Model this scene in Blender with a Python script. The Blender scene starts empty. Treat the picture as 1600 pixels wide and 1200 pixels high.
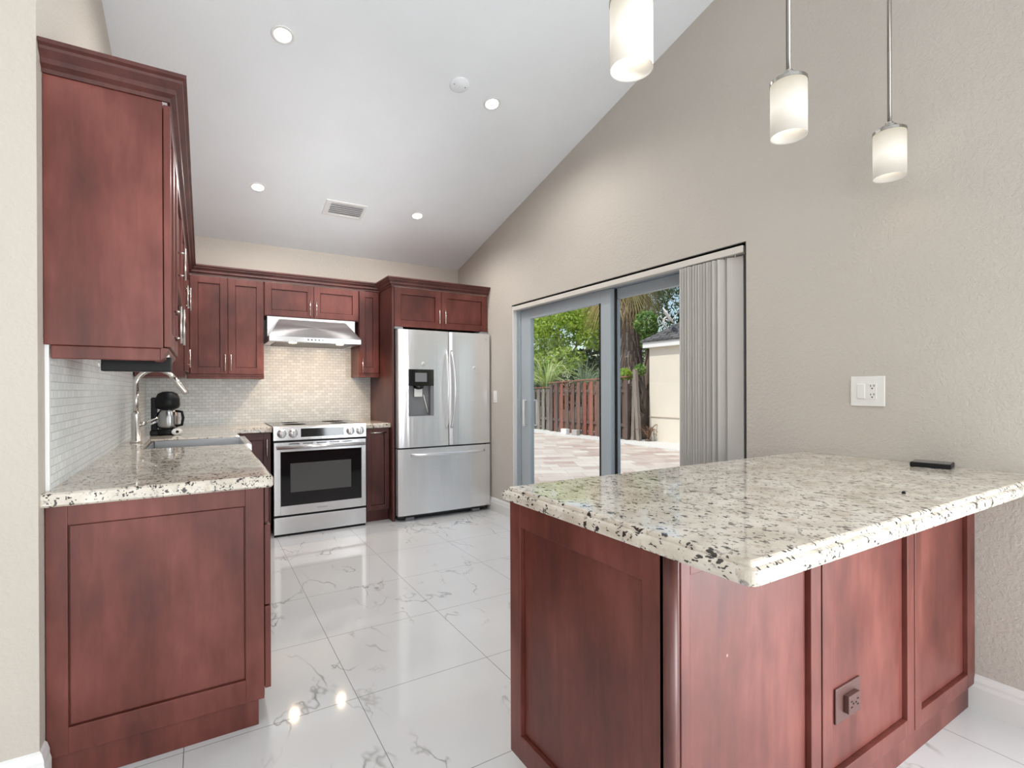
import bpy, bmesh, math, random
import numpy as np
from mathutils import Vector, Matrix

random.seed(7)
rng = np.random.default_rng(7)
SC = bpy.context.scene
COL = SC.collection
PI = math.pi

# ------------------------------------------------------------------ camera
cam_data = bpy.data.cameras.new('camera')
cam_data.sensor_width = 36.0
cam_data.lens = 36.0 * 794.67 / 1600.0
cam_data.shift_y = 10.13 / 1600.0
cam_data.clip_start = 0.02
cam = bpy.data.objects.new('camera', cam_data)
COL.objects.link(cam)
CAM_H, YAW, PITCH, ROLL = 1.216, 0.5473, -0.0018, 0.0035
cam.matrix_world = (Matrix.Translation((0, 0, CAM_H)) @ Matrix.Rotation(-YAW, 4, 'Z')
                    @ Matrix.Rotation(PI / 2 + PITCH, 4, 'X') @ Matrix.Rotation(-ROLL, 4, 'Z'))
SC.camera = cam

# ------------------------------------------------------------------ view, sky, sun, daylight, fill lamps
SC.view_settings.view_transform = 'Standard'
SC.view_settings.look = 'None'
SC.view_settings.gamma = 1.0
SC.view_settings.use_curve_mapping = False
SC.view_settings.exposure = 0.16

world = bpy.data.worlds.new('sky')
SC.world = world
world.use_nodes = True
wn, wl = world.node_tree.nodes, world.node_tree.links
wn.clear()
wo = wn.new('ShaderNodeOutputWorld')
wb = wn.new('ShaderNodeBackground')
sky = wn.new('ShaderNodeTexSky')
sky.sky_type = 'NISHITA'
sky.sun_disc = False
sky.sun_elevation = math.radians(52)
sky.sun_rotation = math.radians(250)
sky.air_density = 1.2
sky.dust_density = 1.5
wb.inputs['Strength'].default_value = 0.16
wl.new(sky.outputs[0], wb.inputs['Color'])
wl.new(wb.outputs[0], wo.inputs['Surface'])


def add_light(name, kind, loc, energy, color=(1, 1, 1), target=None, size=None, size_y=None, **kw):
    d = bpy.data.lights.new(name, kind)
    d.energy = energy
    d.color = color
    if size_y is not None:
        d.shape = 'RECTANGLE'
        d.size, d.size_y = size, size_y
    elif size is not None and kind == 'AREA':
        d.shape = 'DISK'
        d.size = size
    elif size is not None:
        d.shadow_soft_size = size
    for k, v in kw.items():
        setattr(d, k, v)
    o = bpy.data.objects.new(name, d)
    COL.objects.link(o)
    o.location = loc
    if target is not None:
        o.rotation_euler = (Vector(target) - Vector(loc)).to_track_quat('-Z', 'Y').to_euler()
    return o


sun = add_light('sun', 'SUN', (0, 0, 12), 3.3, (1.0, 0.95, 0.86), angle=math.radians(1.2))
sun.rotation_euler = Vector((0.55, -0.12, -1.0)).to_track_quat('-Z', 'Y').to_euler()
# area lamps added as fill, set at the unseen rear and side windows
add_light('rear_window_fill', 'AREA', (-0.6, -3.88, 1.0), 76, (0.95, 0.98, 1.0), (-0.5, 0, 0.6), 4.2, 1.8)
add_light('side_window_fill', 'AREA', (-4.38, -1.2, 1.3), 20, (0.97, 0.98, 1.0), (0, -1.2, 1.5), 3.4, 2.0)

add_light('daylight_right_door', 'AREA', (2.44, -1.35, 0.95), 165, (0.90, 0.96, 1.0), (0, -1.0, 0.7), 2.0, 1.7)
# unseen area lamps added behind the camera to brighten the ceiling
add_light('ceiling_fill', 'AREA', (0.2, -1.9, 1.8), 9, (0.97, 0.985, 1.0), (0.5, 0.6, 3.9), 2.2, 1.6)
add_light('far_ceiling_fill', 'AREA', (0.75, -0.8, 1.55), 3.4, (0.97, 0.985, 1.0), (0.95, 4.8, 2.85), 1.0, 0.5, spread=math.radians(22))

# ------------------------------------------------------------------ dimensions (metres)
XL, XR, YB = -0.41, 2.506, 5.287           # kitchen left wall, right wall, back wall
YN = 1.99                                   # near face of the wall end on the left
SLOPE = 0.2505
RIDGE_Y, REAR_Y, FAR_X = -0.5, -4.0, -4.5


def ceil_z(y):
    if y >= RIDGE_Y:
        return 2.584 + SLOPE * (YB - y)
    return 2.584 + SLOPE * (YB - RIDGE_Y) - SLOPE * (RIDGE_Y - y)


CT = 0.91                                   # counter top height

# ------------------------------------------------------------------ mesh builder
class B:
    def __init__(self, M=None):
        self.bm = bmesh.new()
        self.M = M

    def box(self, x0, y0, z0, x1, y1, z1, bev=0.0, seg=2):
        r = bmesh.ops.create_cube(self.bm, size=1.0)
        vs = r['verts']
        for v in vs:
            v.co = Vector(((x0 + x1) / 2 + v.co.x * (x1 - x0), (y0 + y1) / 2 + v.co.y * (y1 - y0), (z0 + z1) / 2 + v.co.z * (z1 - z0)))
        if bev > 0:
            es = list({e for v in vs for e in v.link_edges})
            bmesh.ops.bevel(self.bm, geom=es, offset=min(bev, 0.45 * min(abs(x1 - x0), abs(y1 - y0), abs(z1 - z0))), segments=seg, affect='EDGES', profile=0.5)
        return self

    def loft(self, rings, closed=True, cap=True, smooth=False):
        bm = self.bm
        R = [[bm.verts.new(p) for p in ring] for ring in rings]
        n = len(R[0])
        for a, b in zip(R[:-1], R[1:]):
            for i in range(n if closed else n - 1):
                j = (i + 1) % n
                try:
                    f = bm.faces.new((a[i], a[j], b[j], b[i]))
                    f.smooth = smooth
                except ValueError:
                    pass
        if cap and closed:
            try:
                bm.faces.new(list(reversed(R[0])))
                bm.faces.new(R[-1])
            except ValueError:
                pass
        return self

    def prism(self, pts, axis, a, b):
        """2-D outline pts extruded along axis from a to b (x: pts=(y,z), y: pts=(x,z), z: pts=(x,y))."""
        def P(p, t):
            return {'x': (t, p[0], p[1]), 'y': (p[0], t, p[1]), 'z': (p[0], p[1], t)}[axis]
        return self.loft([[P(p, a) for p in pts], [P(p, b) for p in pts]])

    def tube(self, pts, r, seg=12, smooth=True, cap=True):
        pts = [Vector(p) for p in pts]
        rad = r if isinstance(r, (list, tuple)) else [r] * len(pts)
        rings = []
        t0 = (pts[1] - pts[0]).normalized()
        ref = Vector((0, 0, 1)) if abs(t0.z) < 0.9 else Vector((1, 0, 0))
        u = t0.cross(ref).normalized()
        for i, p in enumerate(pts):
            if i == 0:
                t = pts[1] - pts[0]
            elif i == len(pts) - 1:
                t = pts[-1] - pts[-2]
            else:
                t = (pts[i + 1] - pts[i]).normalized() + (pts[i] - pts[i - 1]).normalized()
            t.normalize()
            u = (u - t * u.dot(t)).normalized()
            v = t.cross(u)
            rings.append([p + (u * math.cos(2 * PI * k / seg) + v * math.sin(2 * PI * k / seg)) * rad[i] for k in range(seg)])
        return self.loft(rings, smooth=smooth, cap=cap)

    def lathe(self, prof, c, seg=32, axis='z', smooth=True, cap=True):
        rings = []
        for r, h in prof:
            ring = []
            for k in range(seg):
                a = 2 * PI * k / seg
                x, y = r * math.cos(a), r * math.sin(a)
                q = {'z': (x, y, h), 'y': (x, h, -y), 'x': (h, x, y)}[axis]
                ring.append((c[0] + q[0], c[1] + q[1], c[2] + q[2]))
            rings.append(ring)
        return self.loft(rings, smooth=smooth, cap=cap)

    def sweep(self, path, prof, side=1):
        """path: 2-D points; prof: (out, z) closed outline; out is to the right of travel."""
        n = len(path)
        rings = []
        for i in range(n):
            p = Vector(path[i])
            d1 = (p - Vector(path[i - 1])).normalized() if i > 0 else None
            d2 = (Vector(path[i + 1]) - p).normalized() if i < n - 1 else None
            ns = [Vector((d.y, -d.x)) * side for d in (d1, d2) if d is not None]
            m = ns[0] if len(ns) == 1 else (ns[0] + ns[1]) / (1 + ns[0].dot(ns[1]))
            rings.append([(p.x + m.x * o, p.y + m.y * o, z) for o, z in prof])
        return self.loft(rings)

    def slab(self, poly, exposed, levels):
        """poly CCW; exposed[i] for edge i->i+1; levels: (inset, z)."""
        n = len(poly)
        def off(ins):
            out = []
            for i in range(n):
                p = Vector(poly[i]); a = Vector(poly[i - 1]); c = Vector(poly[(i + 1) % n])
                d1, d2 = (p - a).normalized(), (c - p).normalized()
                n1, n2 = Vector((-d1.y, d1.x)), Vector((-d2.y, d2.x))
                o1, o2 = (ins if exposed[i - 1] else 0), (ins if exposed[i] else 0)
                det = n1.x * n2.y - n1.y * n2.x
                if abs(det) < 1e-6:
                    q = n1 * o1
                else:
                    q = Vector(((o1 * n2.y - o2 * n1.y) / det, (n1.x * o2 - n2.x * o1) / det))
                out.append((p.x + q.x, p.y + q.y))
            return out
        return self.loft([[(x, y, z) for x, y in off(i)] for i, z in levels])

    def raw(self, verts, faces, smooth=False):
        vs = [self.bm.verts.new(v) for v in verts]
        for f in faces:
            try:
                q = self.bm.faces.new([vs[i] for i in f]); q.smooth = smooth
            except ValueError:
                pass
        return self

    def done(self, name, mat, parent=None, recalc=True):
        bm = self.bm
        if self.M is not None:
            bmesh.ops.transform(bm, matrix=self.M, verts=bm.verts)
        if recalc:
            bmesh.ops.recalc_face_normals(bm, faces=bm.faces)
        off = Vector((0, 0, 0))
        p = parent
        while p is not None:
            off += p.location
            p = p.parent
        bmesh.ops.translate(bm, verts=bm.verts, vec=-off)
        me = bpy.data.meshes.new(name)
        bm.to_mesh(me)
        bm.free()
        for m in (mat if isinstance(mat, (list, tuple)) else [mat]):
            me.materials.append(m)
        o = bpy.data.objects.new(name, me)
        COL.objects.link(o)
        if parent is not None:
            o.parent = parent
        return o


def tag(o, label=None, cat=None, group=None, kind=None):
    if label: o['label'] = label
    if cat: o['category'] = cat
    if group: o['group'] = group
    if kind: o['kind'] = kind
    return o


def thing(name, label, cat, loc=(0, 0, 0), group=None):
    o = bpy.data.objects.new(name, None)
    o.empty_display_size = 0.1
    COL.objects.link(o)
    o.location = loc
    return tag(o, label, cat, group)


def structure(name, b, mat, label=None, cat=None, parent=None):
    o = b.done(name, mat, parent)
    if parent is None:
        tag(o, label, cat, kind='structure')
    return o


def dup(root, loc, label=None, group=None):
    r = root.copy(); COL.objects.link(r); r.location = loc
    if label: r['label'] = label
    if group: r['group'] = group
    for ch in list(root.children):
        c = ch.copy(); COL.objects.link(c); c.parent = r
        for g in list(ch.children):
            d = g.copy(); COL.objects.link(d); d.parent = c
    return r


# ------------------------------------------------------------------ materials
class NT:
    def __init__(self, name):
        self.m = bpy.data.materials.new(name)
        self.m.use_nodes = True
        self.t = self.m.node_tree
        self.n, self.l = self.t.nodes, self.t.links
        self.bsdf = self.n['Principled BSDF']
        self.tc = self.n.new('ShaderNodeTexCoord')

    def link(self, a, b): self.l.new(a, b)

    def set(self, **kw):
        for k, v in kw.items():
            self.bsdf.inputs[k.replace('_', ' ')].default_value = v
        return self

    def mapping(self, scale=(1, 1, 1), rot=(0, 0, 0), loc=(0, 0, 0), src=None):
        mp = self.n.new('ShaderNodeMapping')
        mp.inputs['Scale'].default_value = scale
        mp.inputs['Rotation'].default_value = rot
        mp.inputs['Location'].default_value = loc
        self.link(src or self.tc.outputs['Object'], mp.inputs['Vector'])
        return mp.outputs['Vector']

    def noise(self, vec, scale, detail=4, rough=0.55, dist=0.0):
        t = self.n.new('ShaderNodeTexNoise')
        t.inputs['Scale'].default_value = scale
        t.inputs['Detail'].default_value = detail
        t.inputs['Roughness'].default_value = rough
        t.inputs['Distortion'].default_value = dist
        self.link(vec, t.inputs['Vector'])
        return t.outputs['Fac']

    def ramp(self, fac, stops, interp='LINEAR'):
        r = self.n.new('ShaderNodeValToRGB')
        r.color_ramp.interpolation = interp
        e = r.color_ramp.elements
        while len(e) < len(stops): e.new(0.5)
        for x, (p, c) in zip(e, stops):
            x.position = p
            x.color = (*c, 1) if len(c) == 3 else c
        self.link(fac, r.inputs['Fac'])
        return r.outputs['Color']

    def mix(self, fac, a, b, mode='MIX'):
        m = self.n.new('ShaderNodeMix')
        m.data_type = 'RGBA'; m.blend_type = mode
        for s, v in ((0, fac), (6, a), (7, b)):
            if isinstance(v, (int, float)): m.inputs[s].default_value = v
            elif isinstance(v, tuple): m.inputs[s].default_value = (*v, 1)
            else: self.link(v, m.inputs[s])
        return m.outputs[2]

    def math(self, op, a, b=None, clamp=False):
        m = self.n.new('ShaderNodeMath'); m.operation = op; m.use_clamp = clamp
        for i, v in enumerate((a, b)):
            if v is None: continue
            if isinstance(v, (int, float)): m.inputs[i].default_value = v
            else: self.link(v, m.inputs[i])
        return m.outputs[0]

    def bump(self, h, strength=0.2, dist=0.005):
        b = self.n.new('ShaderNodeBump')
        b.inputs['Strength'].default_value = strength
        b.inputs['Distance'].default_value = dist
        self.link(h, b.inputs['Height'])
        self.link(b.outputs[0], self.bsdf.inputs['Normal'])
        return self

    def color(self, c): self.link(c, self.bsdf.inputs['Base Color']); return self


def plain(name, col, rough=0.5, metal=0.0, **kw):
    t = NT(name)
    t.set(Base_Color=(*col, 1), Roughness=rough, Metallic=metal, **kw)
    return t.m


def m_wall(name, col, strength=0.5, scale=55):
    t = NT(name)
    v = t.mapping()
    n = t.noise(v, scale, 3, 0.6)
    h = t.ramp(n, [(0.42, (0, 0, 0)), (0.62, (1, 1, 1))])
    big = t.noise(v, 1.6, 3)
    t.color(t.ramp(big, [(0.3, tuple(c * 0.97 for c in col)), (0.7, tuple(min(1, c * 1.02) for c in col))]))
    t.set(Roughness=0.72)
    t.bump(h, strength, 0.0025)
    return t.m


def m_wood(name, dark, mid, light, rough=0.42, seed=0.0):
    t = NT(name)
    g = t.mapping((11, 11, 1.6), loc=(seed, seed * 2, 0))
    n1 = t.noise(g, 3.0, 6, 0.6, 0.4)
    b = t.mapping((1, 1, 0.55), loc=(seed, 0, seed))
    n2 = t.noise(b, 4.0, 4, 0.55)
    f = t.math('ADD', t.math('MULTIPLY', n1, 0.25), t.math('MULTIPLY', n2, 0.75))
    c = t.ramp(f, [(0.36, dark), (0.5, mid), (0.64, light)])
    # small pale scuffs and dents
    s = t.noise(t.mapping((1, 1, 0.6)), 46, 2, 0.5)
    c = t.mix(t.ramp(s, [(0.80, (0, 0, 0)), (0.83, (1, 1, 1))]), c, (0.42, 0.24, 0.18))
    t.color(c)
    t.set(Roughness=rough)
    t.bsdf.inputs['Specular IOR Level'].default_value = 0.4
    t.bsdf.inputs['Coat Weight'].default_value = 0.15
    t.bsdf.inputs['Coat Roughness'].default_value = 0.42
    t.bump(n1, 0.05, 0.002)
    return t.m


def m_granite():
    t = NT('granite')
    v = t.mapping()
    base = t.ramp(t.noise(v, 9, 5, 0.6), [(0.3, (0.50, 0.44, 0.36)), (0.5, (0.66, 0.595, 0.51)), (0.7, (0.78, 0.73, 0.65))])
    warm = t.noise(v, 38, 4, 0.6)
    c = t.mix(t.ramp(warm, [(0.57, (0, 0, 0)), (0.72, (0.75, 0.75, 0.75))]), base, (0.47, 0.38, 0.29))
    grey = t.noise(t.mapping((1, 0.7, 1), loc=(3, 1, 0)), 60, 3, 0.6, 0.5)
    c = t.mix(t.ramp(grey, [(0.60, (0, 0, 0)), (0.68, (0.85, 0.85, 0.85))]), c, (0.27, 0.24, 0.22))
    vo = t.n.new('ShaderNodeTexVoronoi')
    vo.inputs['Scale'].default_value = 78
    wv = t.mapping((1, 0.6, 1), rot=(0, 0, 0.5))
    nz = t.n.new('ShaderNodeTexNoise'); nz.inputs['Scale'].default_value = 55
    t.link(wv, nz.inputs['Vector'])
    mv = t.n.new('ShaderNodeMix'); mv.data_type = 'VECTOR'; mv.inputs[0].default_value = 0.04
    t.link(wv, mv.inputs[4]); t.link(nz.outputs['Color'], mv.inputs[5])
    t.link(mv.outputs[1], vo.inputs['Vector'])
    gate = t.noise(v, 34, 3)
    d = t.math('ADD', vo.outputs['Distance'], t.math('MULTIPLY', t.math('SUBTRACT', gate, 0.5), -1.3))
    fl = t.ramp(d, [(0.20, (0.97, 0.97, 0.97)), (0.31, (0, 0, 0))])
    c = t.mix(fl, c, (0.022, 0.018, 0.016))
    t.color(c)
    t.set(Roughness=0.04)
    t.bsdf.inputs['Specular IOR Level'].default_value = 0.7
    return t.m


def m_floor():
    t = NT('polished_marble_tile')
    v = t.mapping()
    n = t.noise(v, 1.3, 3, 0.5)
    c = t.ramp(n, [(0.3, (0.66, 0.66, 0.655)), (0.7, (0.73, 0.73, 0.725))])
    # veins
    for sc, seed, w, rot, dark in ((1.5, 3.1, 0.006, 0.9, 0.85), (2.3, 9.4, 0.0055, 0.4, 0.8), (2.0, 21.7, 0.0055, -0.5, 0.8)):
        vn = t.noise(t.mapping((1, 0.55, 1), rot=(0, 0, rot), loc=(seed, seed, 0)), sc, 5, 0.5, 0.25)
        a = t.math('ABSOLUTE', t.math('SUBTRACT', vn, 0.5))
        line = t.ramp(a, [(0.0, (1, 1, 1)), (w, (0, 0, 0))])
        gate = t.ramp(t.noise(t.mapping(loc=(seed * 2, 1, 0)), 2.2, 2), [(0.52, (0, 0, 0)), (0.66, (1, 1, 1))])
        k = t.mix(1.0, line, gate, 'MULTIPLY')
        c = t.mix(t.math('MULTIPLY', k, dark), c, (0.17, 0.16, 0.15))
    # grout grid
    br = t.n.new('ShaderNodeTexBrick')
    br.offset = 0.0
    br.inputs['Scale'].default_value = 1.0
    br.inputs['Mortar Size'].default_value = 0.0013
    br.inputs['Mortar Smooth'].default_value = 0.0
    br.inputs['Brick Width'].default_value = 0.5787
    br.inputs['Row Height'].default_value = 0.5708
    t.link(t.mapping(loc=(-0.5212 + 0.5787 * 9, -2.0345 + 0.5708 * 14, 0)), br.inputs['Vector'])
    c = t.mix(br.outputs['Fac'], c, (0.17, 0.165, 0.16))
    t.color(c)
    t.link(t.math('ADD', t.math('MULTIPLY', br.outputs['Fac'], 0.5), 0.07), t.bsdf.inputs['Roughness'])
    t.bsdf.inputs['Specular IOR Level'].default_value = 0.5
    return t.m


def m_mosaic(name, axis):
    t = NT(name)
    sep = t.n.new('ShaderNodeSeparateXYZ'); cmb = t.n.new('ShaderNodeCombineXYZ')
    t.link(t.tc.outputs['Object'], sep.inputs[0])
    t.link(sep.outputs['X' if axis == 'x' else 'Y'], cmb.inputs[0]); t.link(sep.outputs['Z'], cmb.inputs[1])
    br = t.n.new('ShaderNodeTexBrick')
    br.inputs['Scale'].default_value = 1.0
    br.inputs['Brick Width'].default_value = 0.052
    br.inputs['Row Height'].default_value = 0.0265
    br.inputs['Mortar Size'].default_value = 0.0016
    br.inputs['Mortar Smooth'].default_value = 0.1
    br.inputs['Color1'].default_value = (0.70, 0.735, 0.735, 1)
    br.inputs['Color2'].default_value = (0.84, 0.87, 0.87, 1)
    br.inputs['Mortar'].default_value = (0.55, 0.55, 0.53, 1)
    t.link(cmb.outputs[0], br.inputs['Vector'])
    t.color(br.outputs['Color'])
    t.link(t.math('ADD', t.math('MULTIPLY', br.outputs['Fac'], 0.5), 0.30), t.bsdf.inputs['Roughness'])
    inv = t.math('SUBTRACT', 1.0, br.outputs['Fac'])
    t.bump(inv, 0.15, 0.0015)
    return t.m


ANISO = 0.25
def m_steel(name, col=(0.66, 0.66, 0.67), rough=0.24, streak=(1, 1, 90), metal=1.0, wavy=False):
    t = NT(name)
    if wavy:
        t.bump(t.noise(t.mapping((7, 7, 0.35)), 1.6, 2, 0.5), 0.35, 0.012)
    n = t.noise(t.mapping(streak), 5, 3, 0.6)
    t.color(t.ramp(n, [(0.3, tuple(c * 0.92 for c in col)), (0.7, col)]))
    t.link(t.math('ADD', t.math('MULTIPLY', n, 0.10), rough - 0.05), t.bsdf.inputs['Roughness'])
    t.set(Metallic=metal)
    t.bsdf.inputs['Anisotropic'].default_value = 0.8
    t.bsdf.inputs['Anisotropic Rotation'].default_value = ANISO
    return t.m


def m_emit(name, col, strength, base=None):
    t = NT(name)
    t.set(Base_Color=(*(base or col), 1), Roughness=0.4)
    t.bsdf.inputs['Emission Color'].default_value = (*col, 1)
    t.bsdf.inputs['Emission Strength'].default_value = strength
    return t.m


def m_glass(name, tint=(1, 1, 1)):
    """thin window glass: mostly clear with a mirror-like share at grazing angles."""
    t = NT(name)
    for n in list(t.n):
        if n.type != 'OUTPUT_MATERIAL': t.n.remove(n)
    out = [n for n in t.n if n.type == 'OUTPUT_MATERIAL'][0]
    tr = t.n.new('ShaderNodeBsdfTransparent'); tr.inputs[0].default_value = (*tint, 1)
    gl = t.n.new('ShaderNodeBsdfGlossy'); gl.inputs['Roughness'].default_value = 0.0
    lw_ = t.n.new('ShaderNodeLayerWeight'); lw_.inputs['Blend'].default_value = 0.5
    fr_ = t.math('ADD', t.math('MULTIPLY', t.math('POWER', lw_.outputs['Facing'], 5.0), 0.5), 0.02)
    mx = t.n.new('ShaderNodeMixShader')
    t.link(fr_, mx.inputs[0]); t.link(tr.outputs[0], mx.inputs[1]); t.link(gl.outputs[0], mx.inputs[2])
    t.link(mx.outputs[0], out.inputs['Surface'])
    return t.m


def m_island(name, stops, rough=0.8, grain=None):
    """colour varies from piece to piece (leaf, board)."""
    t = NT(name)
    g = t.n.new('ShaderNodeNewGeometry')
    c = t.ramp(g.outputs['Random Per Island'], stops)
    if grain:
        n = t.noise(t.mapping(grain), 6, 4, 0.6)
        c = t.mix(1.0, c, t.ramp(n, [(0.3, (0.55, 0.55, 0.55)), (0.7, (1, 1, 1))]), 'MULTIPLY')
    t.color(c)
    t.set(Roughness=rough)
    return t.m


def m_leaf(name, stops):
    t = NT(name)
    g = t.n.new('ShaderNodeNewGeometry')
    c = t.ramp(g.outputs['Random Per Island'], stops)
    t.color(c)
    t.set(Roughness=0.5)
    out = [n for n in t.n if n.type == 'OUTPUT_MATERIAL'][0]
    tl = t.n.new('ShaderNodeBsdfTranslucent')
    t.link(c, tl.inputs[0])
    mx = t.n.new('ShaderNodeMixShader'); mx.inputs[0].default_value = 0.45
    t.link(t.bsdf.outputs[0], mx.inputs[1]); t.link(tl.outputs[0], mx.inputs[2])
    t.link(mx.outputs[0], out.inputs['Surface'])
    return t.m


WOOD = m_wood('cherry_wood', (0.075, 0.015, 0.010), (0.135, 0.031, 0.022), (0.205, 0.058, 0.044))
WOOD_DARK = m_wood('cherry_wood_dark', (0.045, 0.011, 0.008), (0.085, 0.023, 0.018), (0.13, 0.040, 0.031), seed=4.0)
WALL = m_wall('wall_paint', (0.52, 0.465, 0.405), 0.28, 75)
WALL_R = m_wall('wall_paint_textured', (0.555, 0.51, 0.455), 0.42, 70)
CEIL = m_wall('ceiling_paint', (0.84, 0.86, 0.875), 0.12, 60)
GRANITE = m_granite()
FLOOR = m_floor()
MOS_X, MOS_Y = m_mosaic('mosaic_back', 'x'), m_mosaic('mosaic_left', 'y')
STEEL = m_steel('brushed_steel', (0.90, 0.90, 0.91), metal=0.68, wavy=True)
STEEL_H = m_steel('brushed_steel_horizontal', (0.78, 0.78, 0.79), streak=(2, 2, 120), metal=0.74)
STEEL_D = m_steel('sink_steel', (0.42, 0.42, 0.43), 0.3, (2, 2, 120))
STEEL_HD = m_steel('hood_steel', (0.62, 0.62, 0.63), 0.3, (2, 2, 120), metal=0.9)
NICKEL = m_steel('satin_nickel', (0.70, 0.67, 0.63), 0.22, (3, 3, 3))
NICKEL_D = m_steel('brushed_nickel_dark', (0.42, 0.40, 0.37), 0.25, (3, 3, 60))
DARK_STEEL = plain('appliance_side', (0.035, 0.035, 0.037), 0.45, 0.3)
BLACK = plain('black_plastic', (0.008, 0.008, 0.009), 0.4, Specular_IOR_Level=0.2)
BLACK_GLOSS = plain('black_glass', (0.008, 0.008, 0.009), 0.06)
OVEN_IN = plain('oven_window', (0.10, 0.10, 0.098), 0.12)
GREY_PL = plain('grey_plastic', (0.22, 0.22, 0.23), 0.4)
WHITE = plain('white_paint', (0.78, 0.77, 0.75), 0.4)
WHITE_PL = plain('white_plastic', (0.80, 0.79, 0.76), 0.3)
ALU = plain('white_aluminium', (0.40, 0.45, 0.49), 0.35)
VINYL = plain('blind_vinyl', (0.66, 0.62, 0.57), 0.55)
def m_vane():
    t = NT('blind_vane')
    t.set(Base_Color=(0.82, 0.78, 0.73, 1), Roughness=0.55)
    out = [n for n in t.n if n.type == 'OUTPUT_MATERIAL'][0]
    tl = t.n.new('ShaderNodeBsdfTranslucent'); tl.inputs[0].default_value = (0.75, 0.77, 0.76, 1)
    mx = t.n.new('ShaderNodeMixShader'); mx.inputs[0].default_value = 0.38
    t.link(t.bsdf.outputs[0], mx.inputs[1]); t.link(tl.outputs[0], mx.inputs[2]); t.link(mx.outputs[0], out.inputs['Surface'])
    return t.m
VANE = m_vane()
GAP_SHADE_GASKET = plain('gap_shade_gasket', (0.02, 0.016, 0.014), 0.9)  # near-black for the painted door gap shade and the real gaskets
GLASS = m_glass('window_glass', (0.97, 0.985, 0.98))

# ------------------------------------------------------------------ room shell
b = B(); b.box(FAR_X, REAR_Y, -0.12, XR + 0.19, YB, 0.0)
structure('floor', b, FLOOR, 'white marble look floor tiles with thin grey grout', 'floor')

b = B()
T = 0.16
b.prism([(RIDGE_Y, ceil_z(RIDGE_Y)), (YB + .12, ceil_z(YB + .12)), (YB + .12, ceil_z(YB + .12) + T), (RIDGE_Y, ceil_z(RIDGE_Y) + T)], 'x', FAR_X - .12, XR + .19)
b.prism([(REAR_Y - .12, ceil_z(REAR_Y - .12)), (RIDGE_Y, ceil_z(RIDGE_Y)), (RIDGE_Y, ceil_z(RIDGE_Y) + T), (REAR_Y - .12, ceil_z(REAR_Y - .12) + T)], 'x', FAR_X - .12, XR + .19)
structure('ceiling', b, CEIL, 'white vaulted ceiling sloping up toward the viewer', 'ceiling')

SL0, SL1, SLZ = 1.69, 4.11, 2.005          # sliding door opening
b = B()
xw0, xw1 = XR, XR + 0.19
RD0, RD1, RDZ = -2.40, -0.30, 2.12
b.prism([(REAR_Y, 0), (RD0, 0), (RD0, RDZ), (REAR_Y, RDZ)], 'x', xw0, xw1)
b.prism([(RD1, 0), (SL0, 0), (SL0, RDZ), (RD1, RDZ)], 'x', xw0, xw1)
b.prism([(REAR_Y, RDZ), (SL0, RDZ), (SL0, ceil_z(SL0)), (RIDGE_Y, ceil_z(RIDGE_Y)), (REAR_Y, ceil_z(REAR_Y))], 'x', xw0, xw1)
b.prism([(SL0, SLZ), (SL1, SLZ), (SL1, ceil_z(SL1)), (SL0, ceil_z(SL0))], 'x', xw0, xw1)
b.prism([(SL1, 0), (YB, 0), (YB, ceil_z(YB)), (SL1, ceil_z(SL1))], 'x', xw0, xw1)
structure('wall_right', b, WALL_R, 'beige textured gable wall holding the sliding door', 'wall')

b = B(); b.box(XL - .1, YB, 0, XR + .19, YB + .12, ceil_z(YB))
structure('wall_back', b, WALL, 'beige wall behind the range and refrigerator', 'wall')
b = B(); b.prism([(YN, 0), (YB, 0), (YB, ceil_z(YB)), (YN, ceil_z(YN))], 'x', XL - .1, XL)
structure('wall_left', b, WALL, 'beige wall behind the left cabinets', 'wall')
b = B(); b.prism([(YN, 0), (YN + .1, 0), (YN + .1, ceil_z(YN + .1)), (YN, ceil_z(YN))], 'x', FAR_X, XL - .1)
structure('wall_near_left', b, WALL, 'beige wall end at the left border of the view', 'wall')
# the room behind the viewer
b = B()
wx0, wx1, wz0, wz1 = -2.7, 1.5, 0.08, 2.1
b.box(FAR_X, REAR_Y - .12, 0, wx0, REAR_Y, ceil_z(REAR_Y)); b.box(wx1, REAR_Y - .12, 0, XR + .19, REAR_Y, ceil_z(REAR_Y))
b.box(wx0, REAR_Y - .12, 0, wx1, REAR_Y, wz0); b.box(wx0, REAR_Y - .12, wz1, wx1, REAR_Y, ceil_z(REAR_Y))
structure('wall_rear', b, WALL, 'beige wall behind the viewer', 'wall')
b = B()
b.prism([(REAR_Y, 0), (YN + .1, 0), (YN + .1, .5), (REAR_Y, .5)], 'x', FAR_X - .12, FAR_X)
b.prism([(REAR_Y, .5), (-2.9, .5), (-2.9, 2.5), (REAR_Y, 2.5)], 'x', FAR_X - .12, FAR_X)
b.prism([(.5, .5), (YN + .1, .5), (YN + .1, 2.5), (.5, 2.5)], 'x', FAR_X - .12, FAR_X)
b.prism([(REAR_Y, 2.5), (YN + .1, 2.5), (YN + .1, ceil_z(YN + .1)), (RIDGE_Y, ceil_z(RIDGE_Y)), (REAR_Y, ceil_z(REAR_Y))], 'x', FAR_X - .12, FAR_X)
structure('wall_side', b, WALL, 'beige side wall of the room behind the viewer', 'wall')
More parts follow.
